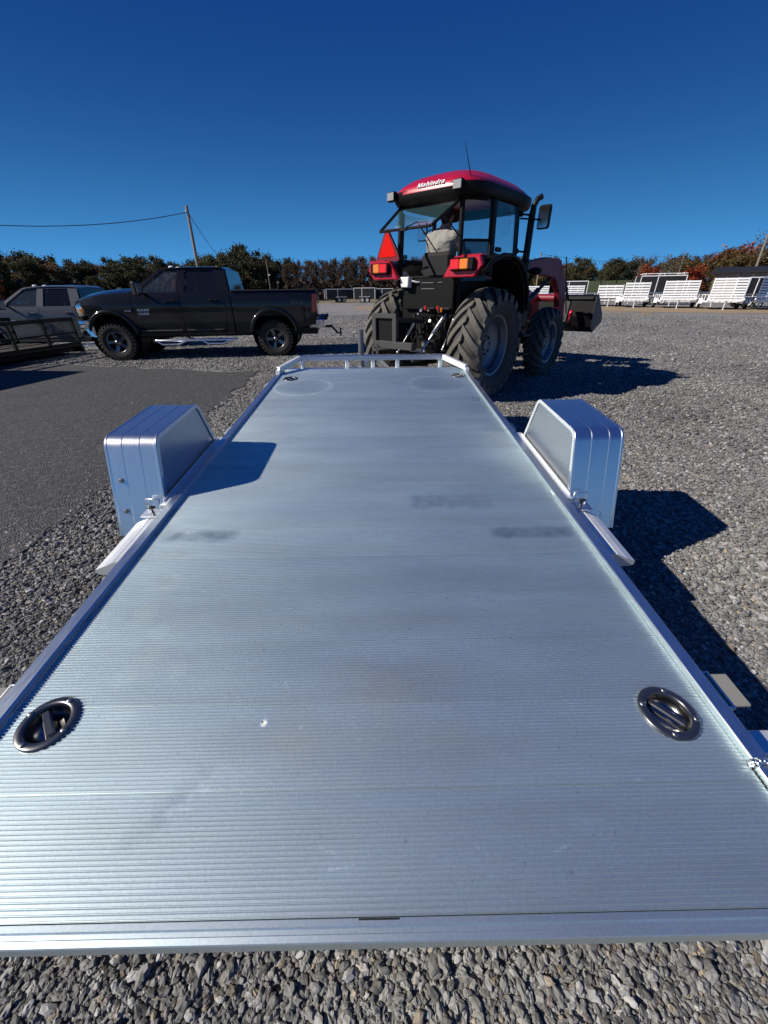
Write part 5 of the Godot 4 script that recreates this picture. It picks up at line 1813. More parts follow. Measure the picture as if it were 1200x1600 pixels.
	mb.box(Vector3(0, 0.56, 0.3), Vector3(1.5, 0.16, 5.2), 0.02)
	mb.tube([Vector3(-0.75, 0.41, 1.86), Vector3(0.75, 0.41, 1.86)], 0.06, 10)
	mb.ball(Vector3(0, 0.41, 1.86), Vector3(0.16, 0.14, 0.16), 10, 8)
	mb.tube([Vector3(-0.75, 0.41, -1.85), Vector3(0.75, 0.41, -1.85)], 0.05, 10)
	put(t, "chassis", mb, M.black_metal)
	return t

func trucks() -> void:
	var t := pickup("pickup_truck", "dark grey crew cab pickup parked side on between the lane and the tractor", at(-4.58, 0, -11.18, 96.32), M.truck_paint)
	# a pale card panel and a red strap seen through its front window
	var mb := MB.new()
	mb.extrude(rounded([Vector2(-0.06, -0.20), Vector2(0.06, -0.20), Vector2(0.085, 0.10), Vector2(0.03, 0.20), Vector2(-0.05, 0.20)], 0.03), 0.0, 0.012, Transform3D(Basis(Vector3.UP, deg_to_rad(-90)) * Basis(Vector3(0, 0, 1), deg_to_rad(-38)), Vector3(0.30, 1.62, -0.42)))
	put(t, "sun_visor_card", mb, M.interior_light)
	mb = MB.new()
	mb.box(Vector3(0.25, 1.62, -0.66), Vector3(0.01, 0.20, 0.06), 0.004, Basis(Vector3.RIGHT, 0.3))
	put(t, "red_strap", mb, M.plate_red)
	var p := polar(-38.0, 16.6)
	pickup("pickup_truck", "paler grey crew cab pickup farther left, half hidden by the black trailer rails", at(p.x + 0.62, -0.30, p.z - 0.25, 96.3), M.truck_silver, false)

# ---------- trees ----------
# leaves: small faces spread through clumps at the ends of the limbs
func tree_meshes(kind: String, sd: int) -> Array:
	var r := RandomNumberGenerator.new()
	r.seed = sd
	var tall := {"oak": 11.0, "bare": 12.0, "autumn": 8.5, "olive": 9.5, "wispy": 9.0, "cedar": 8.0}[kind] as float
	var wide := {"oak": 4.2, "bare": 2.6, "autumn": 3.3, "olive": 3.6, "wispy": 3.6, "cedar": 1.7}[kind] as float
	var low := {"oak": 0.22, "bare": 0.30, "autumn": 0.18, "olive": 0.18, "wispy": 0.3, "cedar": 0.06}[kind] as float
	var leaves := {"oak": 4600, "bare": 2200, "autumn": 3200, "olive": 3800, "wispy": 1500, "cedar": 2400}[kind] as int
	var tints := {
		"oak": [Color(0.040, 0.050, 0.020), Color(0.055, 0.058, 0.022), Color(0.085, 0.066, 0.024), Color(0.034, 0.042, 0.020)],
		"bare": [Color(0.080, 0.045, 0.024), Color(0.060, 0.036, 0.022), Color(0.105, 0.052, 0.024), Color(0.070, 0.050, 0.032)],
		"autumn": [Color(0.26, 0.045, 0.014), Color(0.20, 0.030, 0.012), Color(0.30, 0.085, 0.016), Color(0.14, 0.030, 0.014)],
		"olive": [Color(0.085, 0.070, 0.022), Color(0.065, 0.060, 0.022), Color(0.110, 0.075, 0.024), Color(0.120, 0.060, 0.022)],
		"wispy": [Color(0.10, 0.085, 0.06), Color(0.13, 0.11, 0.08), Color(0.09, 0.07, 0.045)],
		"cedar": [Color(0.018, 0.026, 0.013), Color(0.024, 0.032, 0.015)]}[kind] as Array
	var mb := MB.new()
	var lean := Vector3(r.randf_range(-0.4, 0.4), 0, r.randf_range(-0.4, 0.4))
	var spine := []
	for k in 7:
		spine.append(Vector3(lean.x * k / 6.0 + r.randf_range(-0.1, 0.1), tall * 0.92 * k / 6.0 - 0.15, lean.z * k / 6.0 + r.randf_range(-0.1, 0.1)))
	mb.tube(spine, [0.22, 0.19, 0.16, 0.12, 0.085, 0.05, 0.02], 7)
	var tips := []
	var limbs := 26 if kind in ["bare", "wispy"] else 15
	for k in limbs:
		var u := lerpf(low + 0.05, 0.96, (k + r.randf()) / limbs)
		var p := (spine[int(u * 6.0 * 0.99)] as Vector3).lerp(spine[int(u * 6.0 * 0.99) + 1], fmod(u * 6.0 * 0.99, 1.0))
		var a := r.randf() * TAU
		var env := sqrt(maxf(0.06, 1.0 - pow((u - 0.55) / 0.52, 2.0)))
		if kind == "cedar":
			env = 1.05 - u
		var ln := wide * env * r.randf_range(0.65, 1.1)
		var dir := Vector3(cos(a), r.randf_range(0.25, 0.9) if kind != "bare" else r.randf_range(0.9, 1.8), sin(a)).normalized()
		var e := p + dir * ln
		var m := p.lerp(e, 0.5) + Vector3(0, ln * 0.08, 0)
		mb.tube([p, m, e], [0.075 * (1.1 - u), 0.045 * (1.1 - u) + 0.006, 0.008], 5)
		tips.append([e, m])
		if kind in ["bare", "wispy"]:
			for q in 4:
				var s := p.lerp(e, r.randf_range(0.3, 0.9))
				var d2 := (dir + Vector3(r.randf_range(-0.8, 0.8), r.randf_range(0.0, 0.7), r.randf_range(-0.8, 0.8))).normalized()
				mb.tube([s, s + d2 * ln * 0.45], [0.022, 0.006], 3, false)
				tips.append([s + d2 * ln * 0.45, s])
	mb.st.generate_normals()
	var wood := mb.st.commit()
	mb = MB.new()
	var clumps := []
	for q in tips:
		clumps.append([q[0], r.randf_range(0.8, 1.75), tints[r.randi() % tints.size()], r.randf_range(0.85, 1.2)])
		if kind not in ["bare", "wispy"]:
			clumps.append([(q[1] as Vector3).lerp(q[0], 0.3) + Vector3(r.randfn(0, 0.3), r.randf_range(0.2, 0.8), r.randfn(0, 0.5)), r.randf_range(0.9, 1.9), tints[r.randi() % tints.size()], r.randf_range(0.75, 1.3)])
	clumps.append([spine[6], 0.8, tints[0], 1.0])
	var big := 0.15 if kind in ["bare", "wispy"] else 0.235
	for k in leaves:
		var c: Array = clumps[k % clumps.size()]
		var d := Vector3(r.randfn(), r.randfn(), r.randfn()).normalized() * pow(r.randf(), 0.45)
		var p: Vector3 = c[0] + d * Vector3(1.0, 0.72, 1.0) * c[1]
		if kind in ["bare", "wispy"]:
			var tq: Array = tips[r.randi() % tips.size()]
			p = (tq[1] as Vector3).lerp(tq[0], r.randf_range(0.1, 1.15)) + Vector3(r.randfn(), r.randfn(), r.randfn()) * 0.28
		elif k % 5 < 2:
			var tq: Array = tips[r.randi() % tips.size()]
			p = (tq[1] as Vector3).lerp(tq[0], r.randf_range(0.0, 1.2)) + Vector3(r.randfn(), r.randfn() * 0.8, r.randfn()) * (0.75 if kind != "cedar" else 0.3)
		if p.y < 0.2:
			continue
		var x := Vector3(r.randfn(), r.randfn(), r.randfn()).normalized()
		var y := x.cross(Vector3(r.randfn(), r.randfn(), r.randfn())).normalized()
		var s := big * r.randf_range(0.55, 1.25)
		var tc: Color = c[2] * (c[3] * r.randf_range(0.8, 1.25))
		if kind == "oak" and r.randf() < 0.05:
			tc = Color(0.16, 0.06, 0.018)
		mb.col = Color(tc.r, tc.g, tc.b)
		mb.tri(p - x * s - y * s * 0.4, p + x * s * 0.9 - y * s * 0.5, p + y * s * 0.9, x.cross(y))
		mb.tri(p - x * s * 0.5 + y * s * 0.8, p - x * s - y * s * 0.4, p + y * s * 0.9, x.cross(y))
	mb.st.generate_normals()
	return [wood, mb.st.commit(), tall]

func sky_line(az: float) -> float:
	# height of the tree tops above the horizon, in degrees
	var pts := [[-75.0, 3.4], [-50.0, 3.4], [-39.3, 3.58], [-37.4, 3.55], [-34.5, 3.04], [-31.8, 3.1], [-26.2, 3.44], [-23.1, 3.06], [-20.1, 4.02], [-17.2, 4.62], [-13.6, 3.7], [-7.5, 3.71], [-2.8, 3.95], [-0.4, 3.99], [10.0, 3.6], [18.2, 3.28], [23.9, 2.97], [25.8, 1.93], [26.9, 2.68], [28.4, 2.63], [29.8, 2.81], [31.2, 2.0], [32.4, 2.87], [34.8, 2.92], [36.8, 3.14], [38.1, 3.43], [38.9, 3.18], [39.9, 3.3], [45.0, 3.8], [75.0, 4.2]]
	for i in pts.size() - 1:
		if az <= pts[i + 1][0]:
			return lerpf(pts[i][1], pts[i + 1][1], (az - pts[i][0]) / (pts[i + 1][0] - pts[i][0]))
	return 3.5

func backdrop() -> void:
	var r := RandomNumberGenerator.new()
	r.seed = 4242
	var protos := {}
	var made := {}
	for k in ["oak", "bare", "autumn", "olive", "wispy", "cedar"]:
		protos[k] = []
		for v in (3 if k in ["oak", "bare", "olive"] else 2):
			protos[k].append(tree_meshes(k, 100 + v * 17 + k.length() * 31 + k.unicode_at(0)))
	var words := {
		"oak": ["dark green broad tree", "dark green trees of the far wood"],
		"bare": ["thin brown tree", "thin brown trees of the far wood"],
		"autumn": ["rust red tree", "red autumn trees"],
		"olive": ["olive brown tree", "olive trees on the wooded rise"],
		"wispy": ["pale grey bare tree", "grey bare trees"],
		"cedar": ["dark narrow evergreen", "dark evergreens"]}
	var places := [[-41.0, "beyond the left edge"], [-37.5, "above the cab of the paler pickup"], [-33.5, "above the bonnet of the paler pickup"], [-29.0, "between the two pickups"], [-25.0, "above the bonnet of the dark pickup"], [-21.7, "just left of the leaning pole"], [-18.5, "just right of the leaning pole"], [-14.0, "left of the thin lamp post"], [-10.5, "right of the thin lamp post"], [-7.0, "above the tail of the dark pickup"], [-3.5, "above the black closed trailers"], [0.5, "left of the red triangle sign"], [8.0, "behind the left of the tractor cab"], [15.0, "behind the right of the tractor cab"], [20.0, "behind the tractor exhaust"], [25.0, "above the loader bucket"], [28.0, "above the low slatted gates"], [31.5, "above the bent footed gate"], [34.5, "above the second gate from the shed"], [37.0, "left of the shed roof"], [41.0, "above the shed roof"], [99.0, "beyond the right edge"]]
	var where := func(az: float) -> String:
		for e in places:
			if az <= e[0]:
				return e[1]
		return "beyond the right edge"
	var plant := func(kind: String, pos: Vector3, h: float, fat: float, label := "", grp := "") -> void:
		var v: int = r.randi() % protos[kind].size()
		var p: Array = protos[kind][v]
		var key := "%s%d" % [kind, v]
		var o: Node3D
		if made.has(key):
			o = made[key].duplicate()
			o.name = numbered(self, "tree")
			add_child(o)
		else:
			o = thing("tree", "", "tree")
			put_mesh(o, "trunk", p[0], M.bark_pale if kind in ["wispy"] else M.bark)
			put_mesh(o, "crown", p[1], M.leaf)
			made[key] = o
		var s: float = h / p[2]
		o.transform = Transform3D(Basis(Vector3.UP, r.randf() * TAU).scaled(Vector3(s * fat, s, s * fat)), pos)
		o.set_meta("label", label if label else words[kind][0])
		if label:
			if o.has_meta("group"): o.remove_meta("group")
		if grp or not label:
			o.set_meta("group", grp if grp else words[kind][1])
	# three ranks from far left to far right
	for rank in 3:
		var az := -50.0 + rank * 0.7
		while az < 48.0:
			var dist := 104.0 + rank * 9.0 + r.randf_range(-3.0, 3.0) + (12.0 if az > 20.0 else 0.0)
			var kind := "oak"
			if az > -13.0 + rank and az < 14.0:
				kind = "bare"
			elif az > 14.0 and az < 25.5:
				kind = "oak" if r.randf() < 0.7 else "olive"
			elif az >= 25.5 and az < 31.5:
				kind = "oak"
			elif az >= 31.5:
				kind = "olive" if r.randf() < 0.84 else "bare"
			if az < -13.0 and r.randf() < 0.07:
				kind = "olive"
			var top := sky_line(az) - [0.45, 0.12, 0.0][rank] as float - absf(r.randfn(0.0, 0.26))
			if az < -24.0 and rank == 2: top += 0.1
			var h := 1.4 + dist * tan(deg_to_rad(top))
			var skip := (az > 25.0 and az < 26.4) or (az > 30.6 and az < 31.6)
			if not skip:
				plant.call(kind, polar(az, dist), h, r.randf_range(0.85, 1.1) * (1.1 if h < 7.5 else 0.9), "%s of the %s rank, %s" % [words[kind][0], ["front", "middle", "farthest"][rank], where.call(az)], words[kind][1])
			az += r.randf_range(1.35, 2.3) * (0.72 if kind == "bare" else 1.0)
	# single trees one can point to
	plant.call("autumn", polar(35.0, 78.0), 3.7, 1.25, "bright rust red bush like tree left of the wooden shed")
	plant.call("autumn", polar(30.6, 84.0), 4.1, 1.1, "brown red round tree behind the third slatted trailer from the right")
	plant.call("cedar", polar(28.75, 92.0), 5.6, 1.0, "small dark pointed evergreen left of the brown red round tree")
	plant.call("wispy", polar(29.9, 100.0), 6.6, 1.1, "pale bare tree bent to the right above the middle slatted trailers")
	plant.call("wispy", polar(32.6, 105.0), 6.3, 1.1, "second pale bare tree beside the wooded rise")
	plant.call("wispy", polar(41.0, 112.0), 10.4, 1.0, "thin grey bare tree behind the leaning pole at the right edge")
	plant.call("oak", polar(26.95, 88.0), 5.5, 1.15, "round dark tree standing alone between two gaps of the right treeline")
	plant.call("oak", polar(23.6, 82.0), 5.4, 1.0, "tall dark tree beyond the loader bucket")
	plant.call("autumn", polar(-41.2, 60.0), 3.4, 1.0, "dull red shrub like tree beyond the left pickup")
	plant.call("autumn", polar(-25.2, 70.0), 2.8, 1.0, "small red tree above the bonnet of the dark pickup")
	plant.call("autumn", polar(38.0, 128.0), 8.6, 1.4, "red crowned tree at the top of the wooded rise")
	# undergrowth at the foot of the wood
	var mb := MB.new()
	for k in 15000:
		var az := r.randf_range(-50, 48)
		var dist := r.randf_range(99, 128) + (12.0 if az > 20.0 else 0.0)
		var p := polar(az, dist, pow(r.randf(), 1.3) * (3.8 if az < 20 else 2.6))
		var x := Vector3(r.randfn(), r.randfn(), r.randfn()).normalized()
		var y := x.cross(Vector3(r.randfn(), r.randfn(), r.randfn())).normalized()
		var s := r.randf_range(0.3, 0.8)
		var c := Color(0.035, 0.034, 0.018) * r.randf_range(0.6, 1.5)
		if az > -13 and az < 14: c = Color(0.060, 0.040, 0.026) * r.randf_range(0.5, 1.4)
		if az > 30: c = Color(0.075, 0.062, 0.026) * r.randf_range(0.5, 1.4)
		mb.col = c
		mb.tri(p - x * s, p + x * s, p + y * s, x.cross(y))
		mb.tri(p - x * s, p + x * s, p - y * s * 0.8, x.cross(y))
	var ug := put(self, "undergrowth", mb, M.leaf)
	tag(ug, "tangled brown green undergrowth at the foot of the far wood", "undergrowth", "", "stuff")

func pole(label: String, az0: float, az1: float, dist: float, top: float, rad: float, called := "utility_pole") -> Node3D:
	var p := polar(az0, dist)
	var q := polar(az1, dist, top)
	var t := thing(called, label, "pole", at(p.x, 0, p.z))
	var mb := MB.new()
	mb.tube([Vector3(0, -0.1, 0), (q - p) * 0.5, q - p], [rad, rad * 0.88, rad * 0.72], 12)
	put(t, "shaft", mb, M.wood_pole)
	return t

func hang(label: String, a: Vector3, b: Vector3, sag: float, rad := 0.022) -> void:
	var mb := MB.new()
	var pts := []
	for k in 21:
		var u := k / 20.0
		pts.append(a.lerp(b, u) - Vector3(0, sag * 4.0 * u * (1.0 - u), 0) - a)
	mb.tube(pts, rad, 5)
	var o := put(self, "power_line", mb, M.wire, Transform3D(Basis(), a))
	tag(o, label, "cable")

# a utility trailer whose slatted ramp gate stands upright towards the camera
func slat_trailer(label: String, pos: Vector3, turn: float, wide: float, low: float, high: float, slats: int, m: Material, lean := 0.10, bent := false) -> void:
	var t := thing("utility_trailer", label, "trailer", at(pos.x, pos.y, pos.z, turn), "slatted trailers lined up along the far side of the yard")
	var h := wide * 0.5
	var mb := MB.new()
	for sx in [-h, h]:
		mb.beam(Vector3(sx, 0.50, 0), Vector3(sx, 0.50, -3.4), 0.06, 0.11, 0.006)
	for z in [0.0, -1.1, -2.2, -3.4]:
		mb.beam(Vector3(-h, 0.49, z), Vector3(h, 0.49, z), 0.06, 0.08, 0.006)
	put(t, "deck_frame", mb, m)
	mb = MB.new()
	mb.box(Vector3(0, 0.555, -1.7), Vector3(wide - 0.06, 0.03, 3.35), 0.004)
	put(t, "deck", mb, M.wood_dark)
	for sx in [-h, h]:
		mb = MB.new()
		mb.beam(Vector3(sx, 0.92, 0), Vector3(sx, 0.92, -3.4), 0.045, 0.05, 0.006)
		for z in [-0.05, -1.1, -2.2, -3.35]:
			mb.beam(Vector3(sx, 0.55, z), Vector3(sx, 0.92, z), 0.045, 0.045, 0.005, Vector3(1, 0, 0))
		put(t, "side_rail", mb, m)
	var g := Basis(Vector3.RIGHT, -lean)
	var o := Vector3(0, low, 0.08)
	for k in slats:
		mb = MB.new()
		var y := (high - low) * (k + 0.5) / slats
		var off := 0.18 * maxf(0.0, 0.3 - float(k) / slats) / 0.3 if bent else 0.0
		mb.box(o + g * Vector3(0, y, off), Vector3(wide * 0.94, (high - low) / slats * 0.66, 0.03), 0.006, g)
		put(t, "gate_slat", mb, m)
	for u in [-0.47, -0.16, 0.16, 0.47]:
		mb = MB.new()
		mb.beam(o + g * Vector3(u * wide, 0, -0.02), o + g * Vector3(u * wide, high - low, -0.02), 0.045, 0.04, 0.005, Vector3(0, 0, 1))
		put(t, "gate_upright", mb, m)
	for sd: int in [-1, 1]:
		var w := road_wheel(t, "wheel", 0.30, 0.18, 0.19, 5, M.white_paint, sd)
		w.position = Vector3(sd * (h + 0.16), 0.30, -1.7)
		mb = MB.new()
		var fp := []
		for q in rounded([Vector2(-1.22, 0.36), Vector2(-1.32, 0.70), Vector2(-2.08, 0.70), Vector2(-2.18, 0.36)], [0.0, 0.1, 0.1, 0.0], 5):
			fp.append(q)
		for i in fp.size() - 1:
			mb.quad(Vector3(sd * (h + 0.04), fp[i].y, fp[i].x), Vector3(sd * (h + 0.04), fp[i + 1].y, fp[i + 1].x), Vector3(sd * (h + 0.29), fp[i + 1].y, fp[i + 1].x), Vector3(sd * (h + 0.29), fp[i].y, fp[i].x), Vector3(0, 1, 0.4))
		put(t, "fender", mb, m)
		mb = MB.new()
		mb.ball(Vector3(sd * (h * 0.97), 0.60, 0.12), Vector3(0.10, 0.14, 0.05), 10, 6)
		mb.box(Vector3(sd * (h * 0.80), 0.47, 0.06), Vector3(0.30, 0.13, 0.06), 0.02)
		put(t, "lamp_bracket", mb, m)
	mb = MB.new()
	mb.beam(Vector3(-h * 0.7, 0.47, -3.4), Vector3(0, 0.45, -4.5), 0.06, 0.09, 0.005)
	mb.beam(Vector3(h * 0.7, 0.47, -3.4), Vector3(0, 0.45, -4.5), 0.06, 0.09, 0.005)
	mb.tube([Vector3(0.1, 0.02, -4.2), Vector3(0.1, 0.8, -4.2)], 0.03, 8)
	put(t, "tongue", mb, m)
	mb = MB.new()
	mb.tube([Vector3(0.02, 0.02, 0.14), Vector3(0.02, 0.62, 0.12)], 0.025, 8)
	mb.box(Vector3(0.02, 0.015, 0.14), Vector3(0.14, 0.02, 0.14), 0.004)
	put(t, "support_leg", mb, m)

# closed black trailer with pale trim
func box_trailer(label: String, pos: Vector3, turn: float, lon: float, wide: float, top: float, rack := false) -> void:
	var t := thing("enclosed_trailer", label, "trailer", at(pos.x, pos.y, pos.z, turn), "black closed trailers in the yard")
	var mb := MB.new()
	mb.box(Vector3(0, (top + 0.45) * 0.5, 0), Vector3(lon, top - 0.45, wide), 0.05)
	put(t, "body", mb, M.trim_black)
	for sz in [-1, 1]:
		mb = MB.new()
		mb.box(Vector3(0, top - 0.03, sz * wide * 0.5), Vector3(lon + 0.02, 0.07, 0.05), 0.01)
		put(t, "top_trim", mb, M.white_metal)
		for sx in [-0.5, -0.12, 0.5]:
			mb = MB.new()
			mb.box(Vector3(sx * lon, (top + 0.45) * 0.5 - 0.03, sz * (wide * 0.5 + 0.005)), Vector3(0.06, top - 0.55, 0.05), 0.008)
			put(t, "post_trim", mb, M.white_metal)
		for k in 2:
			var w := road_wheel(t, "wheel", 0.33, 0.20, 0.2, 5, M.white_paint, 1)
			w.rotation.y = -PI / 2 * sz
			w.position = Vector3(-0.35 + k * 0.72, 0.33, sz * (wide * 0.5 + 0.02))
		mb = MB.new()
		mb.box(Vector3(0, 0.72, sz * (wide * 0.5 + 0.06)), Vector3(1.55, 0.04, 0.24), 0.01)
		put(t, "fender", mb, M.white_metal)
	mb = MB.new()
	mb.beam(Vector3(lon * 0.5, 0.42, -0.4), Vector3(lon * 0.5 + 1.1, 0.42, 0), 0.06, 0.09, 0.005)
	mb.beam(Vector3(lon * 0.5, 0.42, 0.4), Vector3(lon * 0.5 + 1.1, 0.42, 0), 0.06, 0.09, 0.005)
	mb.tube([Vector3(lon * 0.5 + 0.9, 0.02, 0.1), Vector3(lon * 0.5 + 0.9, 0.85, 0.1)], 0.03, 8)
	put(t, "tongue", mb, M.trim_black)
	if rack:
		for sx in [-0.42, 0.0, 0.42]:
			mb = MB.new()
			mb.beam(Vector3(sx * lon, top + 0.14, -wide * 0.5), Vector3(sx * lon, top + 0.14, wide * 0.5), 0.05, 0.04, 0.005)
			mb.beam(Vector3(sx * lon, top, wide * 0.45), Vector3(sx * lon, top + 0.20, wide * 0.45), 0.04, 0.04, 0.004, Vector3(1, 0, 0))
			put(t, "roof_rack_bar", mb, M.white_metal)
		mb = MB.new()
		mb.beam(Vector3(-lon * 0.5, top + 0.15, wide * 0.46), Vector3(lon * 0.5, top + 0.15, wide * 0.46), 0.05, 0.05, 0.006)
		put(t, "roof_rack_rail", mb, M.white_metal)

func dump_trailer() -> void:
	# black trailer with board rails; only its tail is in the picture, its long shadow reaches the lane
	var a := Vector3(-8.22, 0, -11.45)
	var b := Vector3(-8.72, 0, -7.9)
	var dir := (b - a).normalized()
	var t := thing("dump_trailer", "black trailer with open board rails at the left edge beside the paler pickup", "trailer", at(a.x, gh(a.x, a.z), a.z, rad_to_deg(atan2(dir.x, dir.z))))
	# local: +z runs along the side towards the front, -x is its far side
	var mb: MB
	for sx in [0.0, -1.9]:
		for k in 5:
			mb = MB.new()
			var z := 0.05 + k * 0.88
			mb.beam(Vector3(sx, 0.05 if k == 0 else 0.22, z), Vector3(sx, 0.90, z), 0.055, 0.07, 0.006, Vector3(1, 0, 0))
			put(t, "rail_post", mb, M.black_metal)
		for e in [[0.86, 0.085], [0.54, 0.04], [0.27, 0.085]]:
			mb = MB.new()
			mb.beam(Vector3(sx, e[0], 0.0), Vector3(sx, e[0], 3.6), 0.05, e[1], 0.006)
			put(t, "side_board", mb, M.black_metal)
	mb = MB.new()
	for k in 8:
		mb.box(Vector3(-1.82 + k * 0.25, 0.235, 1.8), Vector3(0.235, 0.04, 3.6), 0.005)
	put(t, "deck_boards", mb, M.wood_dark)
	mb = MB.new()
	mb.box(Vector3(-0.95, 0.14, 1.8), Vector3(1.7, 0.10, 3.5), 0.01)
	mb.box(Vector3(-0.95, 0.12, -0.02), Vector3(1.95, 0.14, 0.05), 0.01)
	put(t, "under_frame", mb, M.black_metal)
	# the tall bin ahead of the rails
	mb = MB.new()
	mb.box(Vector3(0.0, 1.02, 5.6), Vector3(0.06, 1.52, 3.9), 0.01)
	mb.box(Vector3(-1.9, 1.02, 5.6), Vector3(0.06, 1.52, 3.9), 0.01)
	mb.box(Vector3(-0.95, 1.02, 3.66), Vector3(1.86, 1.52, 0.06), 0.01)
	mb.box(Vector3(-0.95, 1.02, 7.54), Vector3(1.86, 1.52, 0.06), 0.01)
	mb.box(Vector3(-0.95, 0.30, 5.6), Vector3(1.86, 0.08, 3.9), 0.01)
	put(t, "bin", mb, M.black_metal)
	for sx in [0.12, -2.02]:
		for z in [4.9, 5.75]:
			var w := road_wheel(t, "wheel", 0.36, 0.21, 0.2, 5, M.dark_iron, 1 if sx > 0 else -1)
			w.position = Vector3(sx, 0.36, z)

func yard() -> void:
	# poles and wires
	var lp := pole("leaning wooden utility pole rising behind the dark pickup", -21.95, -21.68, 50.0, 8.7, 0.17)
	var mb := MB.new()
	mb.tube([Vector3(0.1, 8.15, 0), Vector3(0.1, 8.35, 0)], 0.06, 8)
	put(lp, "insulator", mb, M.white_paint)
	var tip := polar(-21.7, 50.0, 8.2)
	hang("sagging black cable from the leaning pole to beyond the left edge", tip, polar(-62.0, 50.0, 8.6), 2.3, 0.03)
	hang("thin cable running down from the leaning pole behind the treetops", tip, polar(-18.6, 98.0, 6.2), 0.5, 0.03)
	var lt := thing("lamp_post", "thin pale lamp post behind the bed of the dark pickup", "lamp post", at(polar(-13.95, 88.0).x, 0, polar(-13.95, 88.0).z))
	mb = MB.new()
	mb.tube([Vector3(0, 0, 0), Vector3(-0.1, 6.9, 0)], [0.10, 0.075], 8)
	put(lt, "shaft", mb, M.wood_pole)
	mb = MB.new()
	mb.box(Vector3(-0.12, 6.95, 0.25), Vector3(0.35, 0.22, 0.5), 0.05)
	put(lt, "lamp_head", mb, M.trim_black)
	mb = MB.new()
	mb.box(Vector3(0.16, 4.3, 0.1), Vector3(0.28, 0.22, 0.2), 0.04)
	put(lt, "white_fixture", mb, M.white_paint)
	pole("pale wooden utility pole leaning right above the shed roof", 39.75, 39.6, 74.0, 6.9, 0.16)
	pole("short pale pole just right of the tractor exhaust", 19.3, 19.2, 96.0, 7.7, 0.18)
	hang("thin cable crossing the sky behind the loader", polar(19.2, 96.0, 7.4), polar(33.5, 110.0, 6.4), 0.9, 0.03)
	hang("thin cable running up to the pole above the shed", polar(33.5, 110.0, 6.4), polar(39.6, 74.0, 6.5), 0.5, 0.03)
	pole("grey timber pole standing among the far trees right of the tractor", 33.5, 33.5, 110.0, 6.7, 0.14)
	# slatted trailers at the right
	var wm: Material = M.white_metal
	for e in [
		["largest white slatted trailer gate, before the wooden shed", 38.25, 38.6, 2.02, 0.50, 1.95, 9, 12.0, 0.12, true],
		["white slatted trailer gate, second from the wooden shed", 34.2, 40.2, 2.30, 0.52, 1.86, 8, 9.0, 0.12, true],
		["white slatted trailer gate with lower bent foot, fourth to the left of the shed", 30.1, 41.0, 1.82, 0.50, 1.80, 7, 8.0, 0.10, true],
		["low white slatted gate between the loader bucket and the bent footed gate", 27.45, 43.5, 2.05, 0.62, 1.66, 5, 5.0, 0.10, false],
		["small white slatted gate directly above the loader bucket", 23.6, 49.0, 1.95, 0.78, 1.70, 5, 4.0, 0.08, false],
		["shaded slatted gate cut by the right edge of the picture", 41.9, 39.0, 1.8, 0.5, 1.95, 9, 10.0, 0.12, true],
		["narrow white slatted trailer seen through the loader arms", 19.6, 47.0, 2.0, 0.78, 1.70, 5, 2.0, 0.08, false]]:
		slat_trailer(e[0], polar(e[1], e[2]), -(e[1] as float) + (e[7] as float), e[3], e[4], e[5], e[6], wm if e[1] < 41.0 else M.alu_dull, e[8], e[9])
	box_trailer("black closed trailer with white roof rack behind the middle slatted gates", polar(32.0, 49.0), -32 + 14, 3.6, 2.1, 2.35, true)
	box_trailer("black closed trailer between the largest gate and the shed wall", polar(40.0, 44.0), -40 + 30, 1.5, 1.5, 2.0)
	box_trailer("black closed trailer with dark side beyond the bucket, topmost at left", polar(23.3, 60.0), -23, 3.4, 2.0, 2.2)
	box_trailer("black closed trailer with two white wheels on the lane behind the dark pickup", polar(-5.3, 66.0), 5 + 10, 4.4, 2.1, 1.75)
	box_trailer("black closed trailer just left of the tractor's left tyre", polar(-2.1, 64.0), 2 - 4, 3.0, 2.0, 1.85)
	box_trailer("black closed trailer half hidden behind the left tractor tyre", polar(0.4, 66.0), 0, 2.6, 2.0, 1.75)
	# low galvanised rails between the trailers
	var t := thing("rail_fence", "low grey rail fence running behind the slatted trailers", "fence", at(polar(31.5, 46.5).x, 0, polar(31.5, 46.5).z, -31.5))
	for k in 12:
		mb = MB.new()
		mb.beam(Vector3(-9.5 + k * 1.7, 0, 0), Vector3(-9.5 + k * 1.7, 1.05, 0), 0.06, 0.06, 0.005, Vector3(1, 0, 0))
		put(t, "fence_post", mb, M.alu_dull)
	for y in [0.6, 1.0]:
		mb = MB.new()
		mb.beam(Vector3(-9.6, y, 0.05), Vector3(9.4, y, 0.05), 0.03, 0.10, 0.006)
		put(t, "fence_rail", mb, M.alu_dull)
	t = thing("screen_fence", "dull green screen fence between dark trees behind the low slatted gate", "fence", at(polar(27.8, 68.0).x, 0, polar(27.8, 68.0).z, -27.8))
	mb = MB.new()
	mb.box(Vector3(0, 1.15, 0), Vector3(7.4, 2.3, 0.03), 0.005)
	put(t, "screen", mb, mat("screen_green", Color(0.045, 0.060, 0.028), 0.85))
	for k in 5:
		mb = MB.new()
		mb.tube([Vector3(-3.7 + k * 1.85, 0, 0.06), Vector3(-3.7 + k * 1.85, 2.4, 0.06)], 0.04, 6)
		put(t, "fence_post", mb, M.dark_iron)
	# weathered shed
	var sp := polar(40.9, 62.0)
	t = thing("shed", "weathered board shed with low black roof at the right edge", "shed", at(sp.x, 0, sp.z, -30.0))
	var r := RandomNumberGenerator.new()
	r.seed = 99
